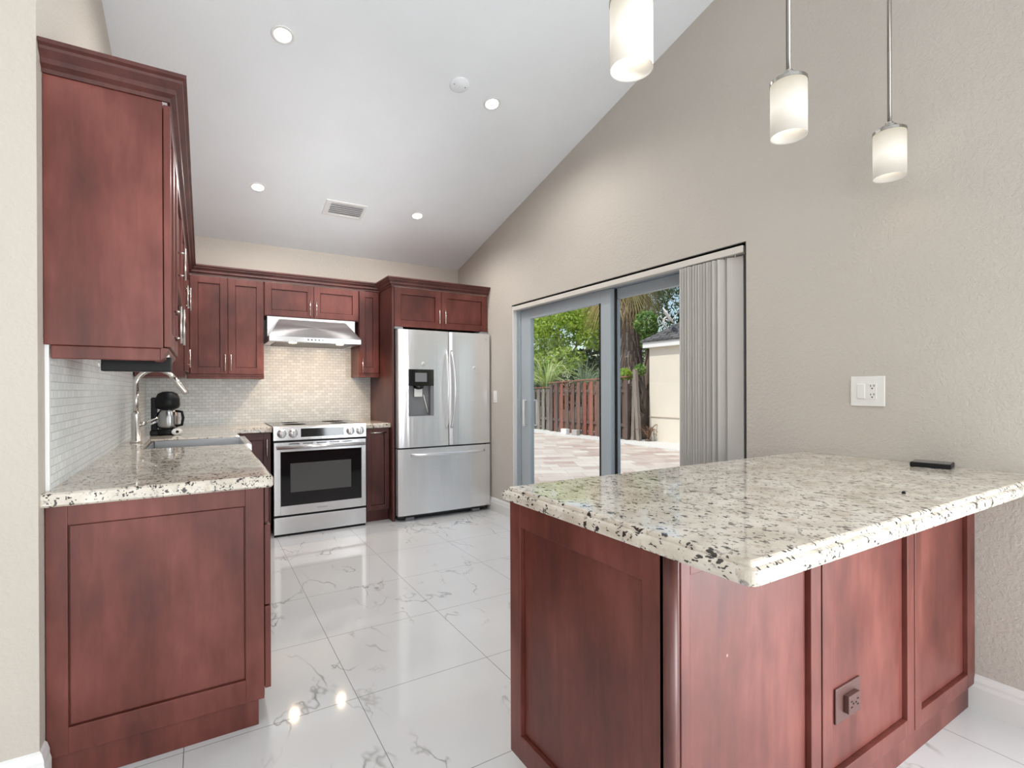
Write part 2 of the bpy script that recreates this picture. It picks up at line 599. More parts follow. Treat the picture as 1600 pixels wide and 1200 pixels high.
for nm, axis, a0, a1, c, z0, z1 in (('window_1', 'y', wx0, wx1, REAR_Y - .06, wz0, wz1), ('window_2', 'x', -2.9, .5, FAR_X - .06, .5, 2.5)):
    b = B()
    def bar(u0, u1, v0, v1):
        if axis == 'y': b.box(u0, c - .03, v0, u1, c + .03, v1)
        else: b.box(c - .03, u0, v0, c + .03, u1, v1)
    bar(a0, a1, z0, z0 + .05); bar(a0, a1, z1 - .05, z1)
    for k in range(4):
        u = a0 + (a1 - a0 - .05) * k / 3
        bar(u, u + .05, z0, z1)
    structure(nm, b, WHITE, 'white framed window behind the viewer', 'window')

b = B()
for y0, y1, z0, z1 in ((RD0, RD1, RDZ - .07, RDZ), (RD0, RD1, 0, .06), (RD0, RD0 + .07, 0, RDZ), (RD1 - .07, RD1, 0, RDZ), (-1.39, -1.31, 0, RDZ)): b.box(XR + .08, y0, z0, XR + .13, y1, z1)
structure('door_2', b, WHITE, 'white framed glazed door behind the viewer', 'door')
BBP = [(0, 0), (.016, 0), (.016, .085), (.012, .098), (.012, .108), (.006, .125), (0, .13)]
b = B(); b.sweep([(XR, YB - .02), (XR, SL1 + .01)], BBP)
structure('baseboard_right', b, WHITE, 'white baseboard between refrigerator and sliding door', 'baseboard')
b = B(); b.sweep([(XR, .752), (XR, RD1 + .01)], BBP)
structure('baseboard_right_near', b, WHITE, 'white baseboard at the wall beside the peninsula', 'baseboard')
b = B(); b.sweep([(FAR_X, YN), (XL + .0, YN), (XL, YN + .055)], [(o, z * 1.25) for o, z in BBP])
structure('baseboard_left', b, WHITE, 'white baseboard around the left wall end', 'baseboard')
b = B(); b.box(XR - .001, SL0, SLZ, XR + .06, SL1, SLZ + .006)  # solid dark lining painted to stand for the shadow line at the opening edge
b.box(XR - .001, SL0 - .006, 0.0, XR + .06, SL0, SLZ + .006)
structure('door_gap_shade_strip', b, GAP_SHADE_GASKET, 'dark strip painted as the shadow gap around the sliding door head', 'trim')

# ------------------------------------------------------------------ shared cabinet pieces
def facing(d, p):
    """map (u along the face, v outward, z) to world for a face of the given direction lying at p."""
    return {'-y': lambda u, v, z: (u, p - v, z), '+x': lambda u, v, z: (p + v, u, z),
            '-x': lambda u, v, z: (p - v, u, z), '+y': lambda u, v, z: (u, p + v, z)}[d]


def fbox(b, F, u0, v0, z0, u1, v1, z1, bev=0.0):
    a, c = F(u0, v0, z0), F(u1, v1, z1)
    b.box(min(a[0], c[0]), min(a[1], c[1]), min(a[2], c[2]), max(a[0], c[0]), max(a[1], c[1]), max(a[2], c[2]), bev)


def shaker(F, u0, u1, z0, z1, th=.02, stile=.055, rec=.012, sl=None, sr=None, st=None, sb=None, bev=.0018):
    """frame-and-panel front; its face is at v=0 and it reaches back to v=-th."""
    sl, sr, st, sb = (stile if x is None else x for x in (sl, sr, st, sb))
    b = B()
    fbox(b, F, u0, -th, z0, u0 + sl, 0, z1, bev)
    fbox(b, F, u1 - sr, -th, z0, u1, 0, z1, bev)
    fbox(b, F, u0 + sl - .0005, -th, z0, u1 - sr + .0005, -.0001, z0 + sb, bev)
    fbox(b, F, u0 + sl - .0005, -th, z1 - st, u1 - sr + .0005, -.0001, z1, bev)
    g = .0035
    fbox(b, F, u0 + sl + g, -th, z0 + sb + g, u1 - sr - g, -rec, z1 - st - g, .0015)
    fbox(b, F, u0 + sl - .002, -th, z0 + sb - .002, u1 - sr + .002, -th + .001, z1 - st + .002)
    return b


def bar_handle(F, u, z0, z1, parent, out=.03, r=.0055, horiz=False, name='handle'):
    b = B()
    if horiz:
        b.tube([F(z0, out, u), F(z1, out, u)], r)
        for q in (z0 + .02, z1 - .02): b.tube([F(q, 0, u), F(q, out, u)], r * .8, 8)
    else:
        b.tube([F(u, out, z0), F(u, out, z1)], r)
        for q in (z0 + .02, z1 - .02): b.tube([F(u, 0, q), F(u, out, q)], r * .8, 8)
    o = b.done(name, NICKEL, parent)
    return o


def door(name, F, u0, u1, z0, z1, root, mat=None, **kw):
    return shaker(F, u0, u1, z0, z1, **kw).done(name, mat or WOOD, root)


# ------------------------------------------------------------------ left base run
LF = facing('+x', .213)
t = thing('drawer_cabinet', 'dark cherry base cabinet with large framed end panel facing the viewer', 'cabinet', (-.1, 2.35, 0))
b = B(); b.box(XL + .002, 2.066, .10, .192, 2.68, .865); b.done('carcass', WOOD_DARK, t)
F = facing('-y', 2.05)
b = shaker(F, XL + .002, .19, .096, .868, th=.016, rec=.009, sl=.052, sr=.06, st=.066, sb=.082)
b.done('end_panel', WOOD, t)
b = B(); b.box(XL + .002, 2.062, 0, .172, 2.68, .10, .002); b.done('toe_kick', WOOD, t)
for z0, z1, x1 in ((.735, .862, .207), (.432, .724, .213), (.126, .426, .213)):
    shaker(facing('+x', x1), 2.06, 2.67, z0, z1, th=x1 - .193, stile=.05).done('drawer', WOOD, t)

t = thing('base_cabinet', 'cherry base cabinet between the drawer cabinet and the sink', 'cabinet', (-.1, 2.98, 0))
b = B(); b.box(XL + .002, 2.682, .10, .192, 3.278, .865); b.done('carcass', WOOD_DARK, t)
b = B(); b.box(XL + .002, 2.682, 0, .145, 3.278, .10); b.done('toe_kick', WOOD, t)
for u0, u1 in ((2.69, 2.977), (2.981, 3.27)): door('door', LF, u0, u1, .126, .862, t)

t = thing('sink_cabinet', 'cherry cabinet carrying the steel sink', 'cabinet', (-.1, 3.6, 0))
b = B(); b.box(XL + .002, 3.28, .10, .192, 3.92, .655); b.done('carcass', WOOD_DARK, t)
b = B(); b.box(XL + .002, 3.28, 0, .145, 3.92, .10); b.done('toe_kick', WOOD, t)
for u0, u1 in ((3.29, 3.598), (3.602, 3.91)): door('door', LF, u0, u1, .126, .65, t)

t = thing('corner_cabinet', 'cherry corner base cabinet left of the range', 'cabinet', (.2, 4.9, 0))
b = B(); b.box(XL + .002, 3.922, .10, .192, YB - .002, .865); b.box(.192, 4.67, .10, .488, YB - .002, .865)
b.done('carcass', WOOD_DARK, t)
b = B(); b.box(XL + .002, 3.922, 0, .145, YB - .002, .10); b.box(.145, 4.72, 0, .488, YB - .002, .10); b.done('toe_kick', WOOD_DARK, t)
door('door', LF, 3.93, 4.60, .126, .862, t)
BF = facing('-y', 4.65)
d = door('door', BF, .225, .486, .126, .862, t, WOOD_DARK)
bar_handle(BF, .455, .675, .815, d)

t = thing('pullout_cabinet', 'narrow dark cherry base cabinet right of the range with a horizontal pull', 'cabinet', (1.38, 4.95, 0))
b = B(); b.box(1.272, 4.67, .10, 1.493, YB - .002, .865); b.done('carcass', WOOD_DARK, t)
b = B(); b.box(1.272, 4.70, 0, 1.493, YB - .002, .10); b.done('toe_kick', WOOD_DARK, t)
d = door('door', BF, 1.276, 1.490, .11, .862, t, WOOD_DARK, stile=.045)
bar_handle(BF, .825, 1.30, 1.455, d, horiz=True)

# counters
def edge_simple(z0, z1):
    return [(.006, z0), (0, z0 + .006), (0, z1 - .012), (.003, z1 - .005), (.010, z1)]
b = B()
poly = [(XL, 2.012), (.205, 2.012), (.216, 2.016), (.22, 2.027), (.22, 3.298), (-.275, 3.298), (-.275, 3.902), (.22, 3.902), (.22, 4.62), (.494, 4.62), (.494, YB), (XL, YB)]
b.slab(poly, [1, 1, 1, 1, 1, 1, 1, 1, 1, 0, 0, 0], edge_simple(.868, CT))
tag(b.done('countertop', GRANITE), 'cream speckled granite countertop running along the left wall around the sink', 'countertop')
b = B(); b.slab([(1.262, 4.62), (1.494, 4.62), (1.494, YB), (1.262, YB)], [1, 0, 0, 0], edge_simple(.868, CT))
tag(b.done('countertop', GRANITE), 'small granite countertop between range and refrigerator panel', 'countertop')

# sink
t = thing('sink', 'stainless apron front sink set in the left granite countertop', 'sink', (0, 3.6, .66))
b = B()
x0, x1, y0, y1, zb, zt, w = -.272, .222, 3.301, 3.899, .66, .902, .014
b.box(x0, y0, zb, x0 + w, y1, zt, .004); b.box(x0 + w, y0, zb, x1, y0 + w, zt, .004); b.box(x0 + w, y1 - w, zb, x1, y1, zt, .004)
b.box(x0 + w, y0 + w, zb, x1, y1 - w, zb + .012)
b.done('basin', STEEL_D, t)
b = B(); b.prism([(y0, zb), (y1, zb), (y1, zt), (y1 - .02, zt + .006), (y0 + .02, zt + .006), (y0, zt)], 'x', x1 - .012, x1 + .022); b.done('apron', STEEL_H, t)
b = B(); b.lathe([(.0, .0), (.045, .0), (.045, .003), (.0, .003)], (-.03, 3.6, zb + .012), 24); b.done('drain', NICKEL, t)

# faucet
t = thing('faucet', 'tall nickel gooseneck faucet with side lever behind the sink', 'faucet', (-.335, 3.73, CT))
b = B(); b.lathe([(.03, 0), (.031, .012), (.024, .016), (.0235, .165), (.0225, .172), (.018, .18)], (-.335, 3.73, CT), 24); b.done('body', NICKEL, t)
arc = [(-.335, 3.73, 1.08), (-.335, 3.73, 1.16), (-.334, 3.73, 1.25)]
for k in range(0, 11):
    a = PI - PI * k / 10 * .86
    arc.append((-.235 + .099 * math.cos(a), 3.73, 1.25 + .094 * math.sin(a)))
b = B(); b.tube(arc, .0145, 14); b.done('neck', NICKEL, t)
e = Vector(arc[-1]); dr = (Vector(arc[-1]) - Vector(arc[-2])).normalized()
b = B(); b.tube([e - dr * .005, e + dr * .02, e + dr * .10, e + dr * .115], [.015, .0165, .0185, .014], 16); b.done('spray_head', NICKEL, t)
b = B(); b.tube([(-.315, 3.73, 1.015), (-.29, 3.73, 1.022)], .013, 12); b.tube([(-.295, 3.73, 1.02), (-.23, 3.70, 1.055)], [.008, .005], 10); b.done('lever', NICKEL, t)

# coffee maker
t = thing('coffee_maker', 'black drip coffee maker with steel carafe in the back left counter corner', 'coffee maker', (-.19, 4.26, CT))
cx, cy = -.205, 4.27
b = B(); b.lathe([(.070, 0), (.074, .006), (.074, .028), (.066, .04)], (cx, cy, CT), 32)
b.box(cx - .10, cy - .05, CT, cx - .03, cy + .06, CT + .035, .008)
b.done('base', BLACK, t)
b = B(); b.lathe([(.0, 0), (.026, 0), (.026, .004), (0, .004)], (0, 0, 0), 24)
for v in b.bm.verts: v.co.x *= 1.6
bmesh.ops.transform(b.bm, matrix=Matrix.Translation((cx + .055, cy - .07, CT + .024)) @ Matrix.Rotation(math.radians(36), 4, 'Z') @ Matrix.Rotation(PI / 2, 4, 'X') @ Matrix.Scale(.9, 4), verts=b.bm.verts)
cp = b.done('control_panel', WHITE_PL, t)
b = B(); b.lathe([(.0, 0), (.009, 0), (.009, .008), (0, .008)], (0, 0, 0), 16)
bmesh.ops.transform(b.bm, matrix=Matrix.Translation((cx + .056, cy - .073, CT + .024)) @ Matrix.Rotation(math.radians(36), 4, 'Z') @ Matrix.Rotation(PI / 2, 4, 'X'), verts=b.bm.verts)
b.done('knob', BLACK, cp)
b = B(); b.lathe([(.05, .045), (.062, .052), (.066, .07), (.066, .125), (.058, .155), (.045, .170), (.045, .176)], (cx, cy, CT), 32); cf = b.done('carafe', STEEL_D, t)
b = B(); b.tube([(cx + .05, cy - .04, CT + .165), (cx + .085, cy - .065, CT + .16), (cx + .092, cy - .07, CT + .12), (cx + .085, cy - .065, CT + .07), (cx + .052, cy - .04, CT + .062)], .009, 10); b.done('carafe_handle', BLACK, cf)
b = B(); b.tube([(cx - .055, cy - .02, CT + .10), (cx - .10, cy - .045, CT + .075)], [.012, .006], 10); b.done('carafe_spout', STEEL_H, cf)
b = B(); b.lathe([(.05, .178), (.07, .19), (.074, .21), (.072, .25), (.058, .285), (.03, .30), (0.001, .302)], (cx, cy, CT), 32)
b.box(cx - .095, cy - .02, CT + .03, cx - .06, cy + .05, CT + .26, .008)
b.done('brew_head', BLACK, t)

# backsplash
b = B(); b.box(XL, YB - .008, CT, 1.494, YB, 1.90)
tag(b.done('backsplash', MOS_X), 'glass mosaic backsplash behind the range', 'backsplash')
b = B(); b.box(XL, 2.08, CT, XL + .008, YB - .008, 1.72)
tag(b.done('backsplash', MOS_Y), 'pale grey mosaic backsplash on the left wall by the faucet', 'backsplash')

b = B(); b.box(XL, 2.062, CT, XL + .011, 2.08, 1.40, .002)
structure('trim_3', b, WHITE, 'white vertical edge strip ending the left backsplash', 'trim')

# ------------------------------------------------------------------ upper cabinets
FX = -.088
UF = facing('+x', FX)
def light_rail(b, F, u0, u1, z0, z1):
    fbox(b, F, u0, -.03, z0, u1, -.008, z1, .003)
    fbox(b, F, u0, -.03, z1 - .012, u1, -.002, z1, .003)

t = thing('wall_cabinet', 'tall cherry wall cabinet with plain side panel at the left wall end', 'cabinet', (-.25, 2.33, 1.355))
b = B(); b.box(XL + .001, 2.05, 1.358, -.110, 2.62, 2.178, .0015); b.done('carcass', WOOD, t)
b = B(); b.box(XL + .016, 2.058, 1.316, -.118, 2.076, 1.358, .003); b.box(-.138, 2.076, 1.316, -.118, 2.62, 1.358, .003)
b.sweep([(-.118, 2.056), (-.118, 2.62)], [(0, 1.318), (.010, 1.326), (.010, 1.336), (.020, 1.347), (.022, 1.358), (0, 1.358)])
b.done('light_rail', WOOD, t)
for u0, u1, hu, ho in ((2.056, 2.336, 2.30, .0205), (2.340, 2.615, 2.38, .028)):
    d = door('door', UF, u0, u1, 1.362, 2.172, t)
    bar_handle(UF, hu, 1.395, 1.535, d, out=ho)
t = thing('wall_cabinet', 'short cherry wall cabinet near the tall end cabinet, above the countertop', 'cabinet', (-.25, 2.93, 1.66))
b = B(); b.box(XL + .001, 2.622, 1.665, -.110, 3.25, 2.178); b.done('carcass', WOOD, t)
d = door('door', UF, 2.626, 3.246, 1.67, 2.172, t); bar_handle(UF, 2.68, 1.705, 1.845, d, out=.026)
t = thing('wall_cabinet', 'short cherry wall cabinet with paired handles above the sink', 'cabinet', (-.25, 3.8, 1.66))
b = B(); b.box(XL + .001, 3.252, 1.665, -.110, 4.30, 2.178); b.done('carcass', WOOD, t)
for u0, u1, hu, ho in ((3.256, 3.783, 3.74, .014), (3.787, 4.296, 3.83, .027)):
    d = door('door', UF, u0, u1, 1.67, 2.172, t); bar_handle(UF, hu, 1.725, 1.87, d, out=ho)
t = thing('wall_cabinet', 'cherry corner wall cabinet at the far end of the left run', 'cabinet', (-.25, 4.7, 1.355))
b = B(); b.box(XL + .001, 4.302, 1.358, -.110, YB - .001, 2.178); b.box(XL + .016, 4.302, 1.315, -.118, 4.95, 1.358)
b.done('carcass', WOOD, t)
d = door('door', UF, 4.306, 4.94, 1.362, 2.172, t); bar_handle(UF, 4.5, 1.39, 1.525, d, out=.0125)

CF = facing('-y', 4.957)
def back_cab(label, x0, x1, z0, doors, loc, rail=True):
    t = thing('wall_cabinet', label, 'cabinet', loc)
    b = B(); b.box(x0, 4.977, z0, x1, YB - .009, 2.178, .0015); b.done('carcass', WOOD, t)
    if rail:
        b = B(); light_rail(b, CF, x0, x1, z0 - .036, z0); b.box(x1 - .014 if x0 < 1 else x0, 4.987, z0 - .034, x1 if x0 < 1 else x0 + .014, YB - .009, z0)
        b.done('light_rail', WOOD, t)
    for u0, u1, hu, hz in doors:
        d = door('door', CF, u0, u1, z0 + .005, 2.172, t)
        if hu: bar_handle(CF, hu, hz, hz + .14, d)
    return t
back_cab('two door cherry wall cabinet left of the range hood', -.108, .468, 1.352, [(-.084, .187, .168, 1.385), (.191, .464, .211, 1.385)], (.18, 5.1, 1.35))
back_cab('short two door cherry wall cabinet above the range hood', .470, 1.294, 1.876, [(.474, .882, .849, 1.90), (.886, 1.290, .903, 1.90)], (.88, 5.1, 1.88), rail=False)
back_cab('narrow single door cherry wall cabinet between hood and refrigerator', 1.296, 1.494, 1.376, [(1.30, 1.488, 1.325, 1.385)], (1.4, 5.1, 1.37))

CP = [(0, 2.178), (.008, 2.178), (.010, 2.190), (.024, 2.200), (.026, 2.214), (.044, 2.232), (.046, 2.240), (.056, 2.246), (.056, 2.258), (0, 2.258)]
b = B(); b.sweep([(XL + .001, 2.052), (-.096, 2.052), (-.096, 4.965), (1.494, 4.965)], CP)
tag(b.done('crown_molding', WOOD_DARK), 'stepped cherry crown molding along the left and back wall cabinets', 'molding')

b = B(); b.box(-.292, 2.19, 1.284, -.094, 2.25, 1.335, .003)
t = thing('under_cabinet_light', 'slim black fixture under the tall left wall cabinet', 'light fixture', (-.19, 2.2, 1.29))
b.done('housing', BLACK, t)
b = B(); b.box(-.28, 2.186, 1.335, -.10, 2.225, 1.357, .001); b.done('mounting_strip', WHITE_PL, t)
b = B(); b.tube([(-.292, 2.19, 1.315), (-.298, 2.185, 1.308), (-.294, 2.183, 1.298)], .0025, 8); b.done('clip', WHITE_PL, t)

# refrigerator enclosure
t = thing('refrigerator_cabinet', 'cherry cabinet with two doors and tall side panel enclosing the refrigerator', 'cabinet', (2.0, 5.0, 0))
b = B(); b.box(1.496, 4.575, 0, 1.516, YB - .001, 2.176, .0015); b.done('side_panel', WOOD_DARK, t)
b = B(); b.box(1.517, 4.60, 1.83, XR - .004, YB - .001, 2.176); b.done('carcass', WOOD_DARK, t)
RF = facing('-y', 4.58)
for u0, u1, hu in ((1.522, 1.990, 1.962), (1.994, 2.496, 2.024)):
    d = door('door', RF, u0, u1, 1.806, 2.17, t, stile=.062); bar_handle(RF, hu, 1.855, 1.99, d)
b = B(); b.sweep([(1.498, YB - .001), (1.498, 4.578), (XR - .002, 4.578)], [(o, z - .004) for o, z in CP]); b.done('crown', WOOD_DARK, t)

# ------------------------------------------------------------------ refrigerator
t = thing('refrigerator', 'stainless french door refrigerator with water dispenser and bottom freezer drawer', 'refrigerator', (2.0, 4.9, 0))
RX0, RX1, RXM, RY = 1.528, 2.486, 2.036, 4.50
b = B(); b.box(RX0 + .004, RY + .095, .04, RX1 - .008, YB - .03, 1.765, .004); b.done('cabinet_body', DARK_STEEL, t)
def curve_y(x, x0, x1, bulge=.010):
    s = (x - x0) / (x1 - x0) * 2 - 1
    return RY + bulge * s * s + (.005 * max(0, abs(s) - .965) / .035)
def door_prism(b, xa, xb, z0, z1, fx0, fx1, n=14, yb=RY + .085):
    xs = [xa + (xb - xa) * k / n for k in range(n + 1)]
    pts = [(x, curve_y(x, fx0, fx1)) for x in xs] + [(xb, yb), (xa, yb)]
    b.prism(pts, 'z', z0, z1)
DZ0, DZ1 = .682, 1.775
dx0, dx1, dz0, dz1 = 1.626, 1.876, .970, 1.408
L0, L1 = RX0, RXM - .004
b = B()
door_prism(b, L0, dx0, DZ0, DZ1, L0, L1); door_prism(b, dx1, L1, DZ0, DZ1, L0, L1)
door_prism(b, dx0, dx1, DZ0, dz0, L0, L1); door_prism(b, dx0, dx1, dz1, DZ1, L0, L1)
dl = b.done('door', STEEL, t)
b = B(); yf = RY + .004
b.box(dx0, RY + .06, dz0, dx1, RY + .07, dz1); b.box(dx0, yf, dz0, dx0 + .006, RY + .06, 1.255); b.box(dx1 - .03, yf + .004, dz0, dx1, RY + .06, 1.255)
b.box(dx0, yf, dz0, dx1, RY + .06, dz0 + .008)
ds = b.done('dispenser', GREY_PL, dl)
b = B(); b.box(dx0, yf - .004, 1.255, dx1, RY + .06, dz1, .003)
b.lathe([(.05, 0), (.045, -.025), (.02, -.035), (0.001, -.036)], (1.735, RY + .035, 1.255), 20)
b.done('control_head', BLACK_GLOSS, dl)
b = B(); b.box(1.69, yf - .006, 1.292, 1.805, yf - .003, 1.375); b.done('display', GREY_PL, dl)
b = B(); b.box(1.692, RY + .025, 1.15, 1.772, RY + .045, 1.232, .006); b.tube([(1.79, RY + .05, 1.17), (1.835, RY + .05, 1.0)], .006, 8); b.done('paddle', WHITE_PL, dl)
b = B(); door_prism(b, RXM + .004, RX1, DZ0, DZ1, RXM + .004, RX1)
dr_ = b.done('door', STEEL, t)
for x, dd in ((1.998, dl), (2.072, dr_)):
    pts, rr = [], []
    for k in range(15):
        s = k / 14
        pts.append((x + (.012 if x < RXM else -.012) * (1 - math.sin(PI * s)) * .9, RY + .002 - .058 * math.sin(PI * s) ** .75, .85 + .745 * s)); rr.append(.0135)
    b = B(); b.tube(pts, rr, 14); b.done('handle', STEEL, dd)
b = B(); door_prism(b, RX0, RX1, .055, .668, RX0, RX1, 20); dw = b.done('freezer_drawer', STEEL, t)
pts = [(1.648 + .768 * s, RY + .004 - .05 * min(1, math.sin(PI * s) * 2.2) - .006 * math.sin(PI * s), .612) for s in [k / 20 for k in range(21)]]
b = B(); b.tube(pts, .0135, 14); b.done('handle', STEEL, dw)
b = B(); b.box(RX0 + .01, RY + .06, .018, RX1 - .01, RY + .09, .053, .004); b.done('toe_grille', DARK_STEEL, t)
for x in (1.64, 2.33):
    b = B(); b.box(x - .035, RY + .03, 0, x + .05, RY + .075, .03, .008); b.done('foot', GREY_PL, t)
for x in (1.56, 2.45):
    b = B(); b.box(x - .05, RY + .04, 1.777, x + .03, RY + .2, 1.80, .006); b.done('hinge_cover', GREY_PL, t)
def text_part(s, size, loc, rot, mat, parent, name='logo'):
    c = bpy.data.curves.new(name, 'FONT'); c.body = s; c.size = size; c.extrude = .0004; c.align_x = 'CENTER'
    c.materials.append(mat)
    tmp = bpy.data.objects.new(name, c); COL.objects.link(tmp)
    bpy.context.view_layer.update()
    me = bpy.data.meshes.new_from_object(tmp.evaluated_get(bpy.context.evaluated_depsgraph_get()))
    me.name = name
    bpy.data.objects.remove(tmp); bpy.data.curves.remove(c)
    o = bpy.data.objects.new(name, me); COL.objects.link(o); o.parent = parent
    off = Vector((0, 0, 0)); p = parent
    while p is not None: off += p.location; p = p.parent
    o.location = Vector(loc) - off; o.rotation_euler = rot
    return o
LOGO = plain('logo_grey', (0.25, 0.25, 0.26), .4)
text_part('SAMSUNG', .02, (2.405, RY + .0055, 1.715), (PI / 2, 0, 0), LOGO, dr_)
for x, z, lab in ((1.768, 1.46, 'white round adhesive hook on the refrigerator door above the water dispenser'), (2.305, 1.43, 'white round adhesive hook on the right refrigerator door')):
    y = curve_y(x, *( (L0, L1) if x < RXM else (RXM + .004, RX1)))
    h = thing('adhesive_hook', lab, 'hook', (x, y, z))
    b = B(); b.lathe([(.018, 0), (.018, -.004), (.015, -.006), (.001, -.006)], (x, y, z), 24, 'y'); b.done('pad', WHITE_PL, h)
    b = B(); b.tube([(x, y - .006, z + .006), (x, y - .016, z + .004), (x, y - .018, z - .006), (x - .004, y - .022, z - .012)], .003, 8); b.done('hook', GREY_PL, h)

# ------------------------------------------------------------------ range
t = thing('range', 'stainless slide in electric range with four knobs and a glass oven door', 'stove', (.878, 4.95, 0))
X0, X1, Y0 = .499, 1.258, 4.592
b = B(); b.box(X0 + .004, Y0 + .03, .03, X1 - .004, YB - .03, .885); b.done('body', DARK_STEEL, t)
b = B(); b.box(X0, Y0 + .03, .888, X1, YB - .02, .918, .004); b.done('cooktop', BLACK_GLOSS, t)
cpn = B(); cpn.prism([(Y0 + .055, .917), (Y0 + .012, .917), (Y0, .905), (Y0 - .006, .80), (Y0 + .055, .80)], 'x', X0, X1); cp = cpn.done('control_panel', STEEL_H, t)
b = B(); b.prism([(Y0 - .008, .822), (Y0 - .003, .893), (Y0 + .004, .893), (Y0 + .004, .822)], 'x', .71, 1.063); b.done('display', BLACK_GLOSS, cp)
b = B(); b.box(.705, Y0 - .016, .806, 1.065, Y0, .816, .002); b.done('display_ledge', STEEL_H, cp)
for x in (.562, .648, 1.120, 1.204):
    b = B(); b.lathe([(.036, 0), (.036, -.008), (.030, -.010), (.029, -.034), (.026, -.037), (.001, -.037)], (x, Y0 - .002, .856), 28, 'y')
    b.box(x - .007, Y0 - .048, .832, x + .007, Y0 - .034, .88, .003)
    b.done('knob', STEEL_H, cp)
od = B()
wx0, wx1, wz0, wz1 = .553, 1.216, .252, .704
od.box(X0 + .002, Y0 - .002, .178, wx0, Y0 + .03, .782, .003); od.box(wx1, Y0 - .002, .178, X1 - .002, Y0 + .03, .782, .003)
od.box(wx0, Y0 - .002, .178, wx1, Y0 + .03, wz0); od.box(wx0, Y0 - .002, wz1, wx1, Y0 + .03, .782)
od = od.done('oven_door', STEEL_H, t)
b = B(); b.box(wx0, Y0 + .001, wz0, wx1, Y0 + .02, wz1); b.done('door_glass', BLACK_GLOSS, od)
b = B(); b.box(wx0 + .075, Y0 - .0005, wz0 + .11, wx1 - .09, Y0 + .01, wz1 - .10); b.done('viewing_window', OVEN_IN, od)
b = B(); b.tube([(X0 + .02, Y0 - .045, .742), (X1 - .02, Y0 - .045, .742)], .014, 14)
for x in (X0 + .04, X1 - .04): b.tube([(x, Y0, .742), (x, Y0 - .045, .742)], .010, 10)
b.done('handle', STEEL_H, od)
b = B()
for k in range(5): b.box(X0 + .12 + k * .108, Y0 - .0035, .764, X0 + .20 + k * .108, Y0 + .002, .770)
b.done('vent_slot', BLACK, od)
text_part('SAMSUNG', .018, (.885, Y0 - .0022, .208), (PI / 2, 0, 0), LOGO, od)
b = B(); b.box(X0 + .002, Y0 - .002, .02, X1 - .002, Y0 + .03, .160, .003); b.done('storage_drawer', STEEL_H, t)
for nm, ya, yb_, za, zb_ in (('toe_strip', .012, .04, 0, .022), ('gasket', .012, .0285, .158, .18), ('gasket', .01, .0295, .78, .802)):
    b = B(); b.box(X0 + .006, Y0 + ya, za, X1 - .006, Y0 + yb_, zb_); b.done(nm, BLACK, t)
for k, (x, y, r) in enumerate(((.69, 4.80, .10), (1.07, 4.80, .075), (.69, 5.07, .075), (1.07, 5.07, .10))):
    b = B(); b.lathe([(r, 0), (r, .0006), (r - .006, .0006), (r - .006, 0)], (x, y, .9182), 40); b.done('burner_ring', GREY_PL, t)

# hood
t = thing('range_hood', 'stainless under cabinet range hood above the range', 'hood', (.87, 5.0, 1.63))
HX0, HX1 = .486, 1.262
b = B(); b.box(HX0 + .006, 4.955, 1.69, HX1 - .006, YB - .01, 1.874, .002); b.done('housing', STEEL_H, t)
b = B()
q0 = [(HX0, 4.755, 1.682), (HX1, 4.755, 1.682), (HX1, 4.954, 1.682), (HX0, 4.954, 1.682)]
q1 = [(HX0 + .10, 4.925, 1.848), (HX1 - .10, 4.925, 1.848), (HX1 - .10, 4.954, 1.848), (HX0 + .10, 4.954, 1.848)]
b.loft([q0, q1]); b.done('canopy', STEEL_HD, t)
b = B(); b.box(HX0, 4.75, 1.636, HX1, YB - .012, 1.682, .003); lip = b.done('lip', STEEL_H, t)
b = B()
for k in range(5): b.lathe([(.006, 0), (.006, -.003), (.001, -.003)], (.80 + k * .03, 4.75, 1.66), 14, 'y')
b.done('button', DARK_STEEL, lip)
b = B(); b.box(HX0 + .06, 4.83, 1.630, HX1 - .06, YB - .06, 1.6365); b.done('filter', GREY_PL, t)
LAMP = m_emit('hood_lamp', (1.0, 0.80, 0.55), 9)
for x in (.68, 1.08):
    b = B(); b.lathe([(.03, 0), (.03, -.006), (.026, -.008), (.001, -.008)], (x, 4.80, 1.636), 24); b.done('lamp', LAMP, t)
    l = add_light('hood_bulb', 'AREA', (x, 4.80, 1.624), 2.3, (1.0, 0.72, 0.47), (x, 4.92, 0.9), .05)
    l.parent = t; l.location = Vector((x, 4.80, 1.624)) - t.location

# ------------------------------------------------------------------ peninsula
t = thing('peninsula_cabinet', 'large cherry peninsula cabinet with framed panels under the bar top', 'cabinet', (1.66, 1.06, 0))
b = B(); b.box(.85, .757, .094, XR - .018, 1.355, .865); b.done('carcass', WOOD_DARK, t)
F = facing('-x', .832)
shaker(F, .752, 1.381, .074, .864, th=.018, rec=.0145, sl=.062, sr=.060, st=.072, sb=.076).done('end_panel', WOOD, t)
b = B(); b.tube([(.851, .754, .094), (.851, .754, .864)], .019, 20); b.box(.832, .752, .094, .845, .762, .864)
b.box(.856, .737, .094, .866, .757, .864, .003); b.done('corner_post', WOOD_DARK, t)
F = facing('-y', .735)
for u0, u1, kw in ((.866, 1.419, dict(sl=.03)), (1.4265, 1.984, {}), (1.9905, XR - .003, dict(sr=.068))):
    shaker(F, u0, u1, .094, .864, th=.02, stile=.049, rec=.014, sb=.052, **kw).done('back_panel', WOOD, t)
b = B(); b.box(.846, .750, 0, 2.488, 1.292, .094, .002); b.done('toe_kick', WOOD, t)
F = facing('+y', 1.381)
for u0, u1 in ((.86, 1.40), (1.404, 1.95), (1.954, 2.49)): shaker(F, u0, u1, .10, .862, th=.02).done('door', WOOD, t)

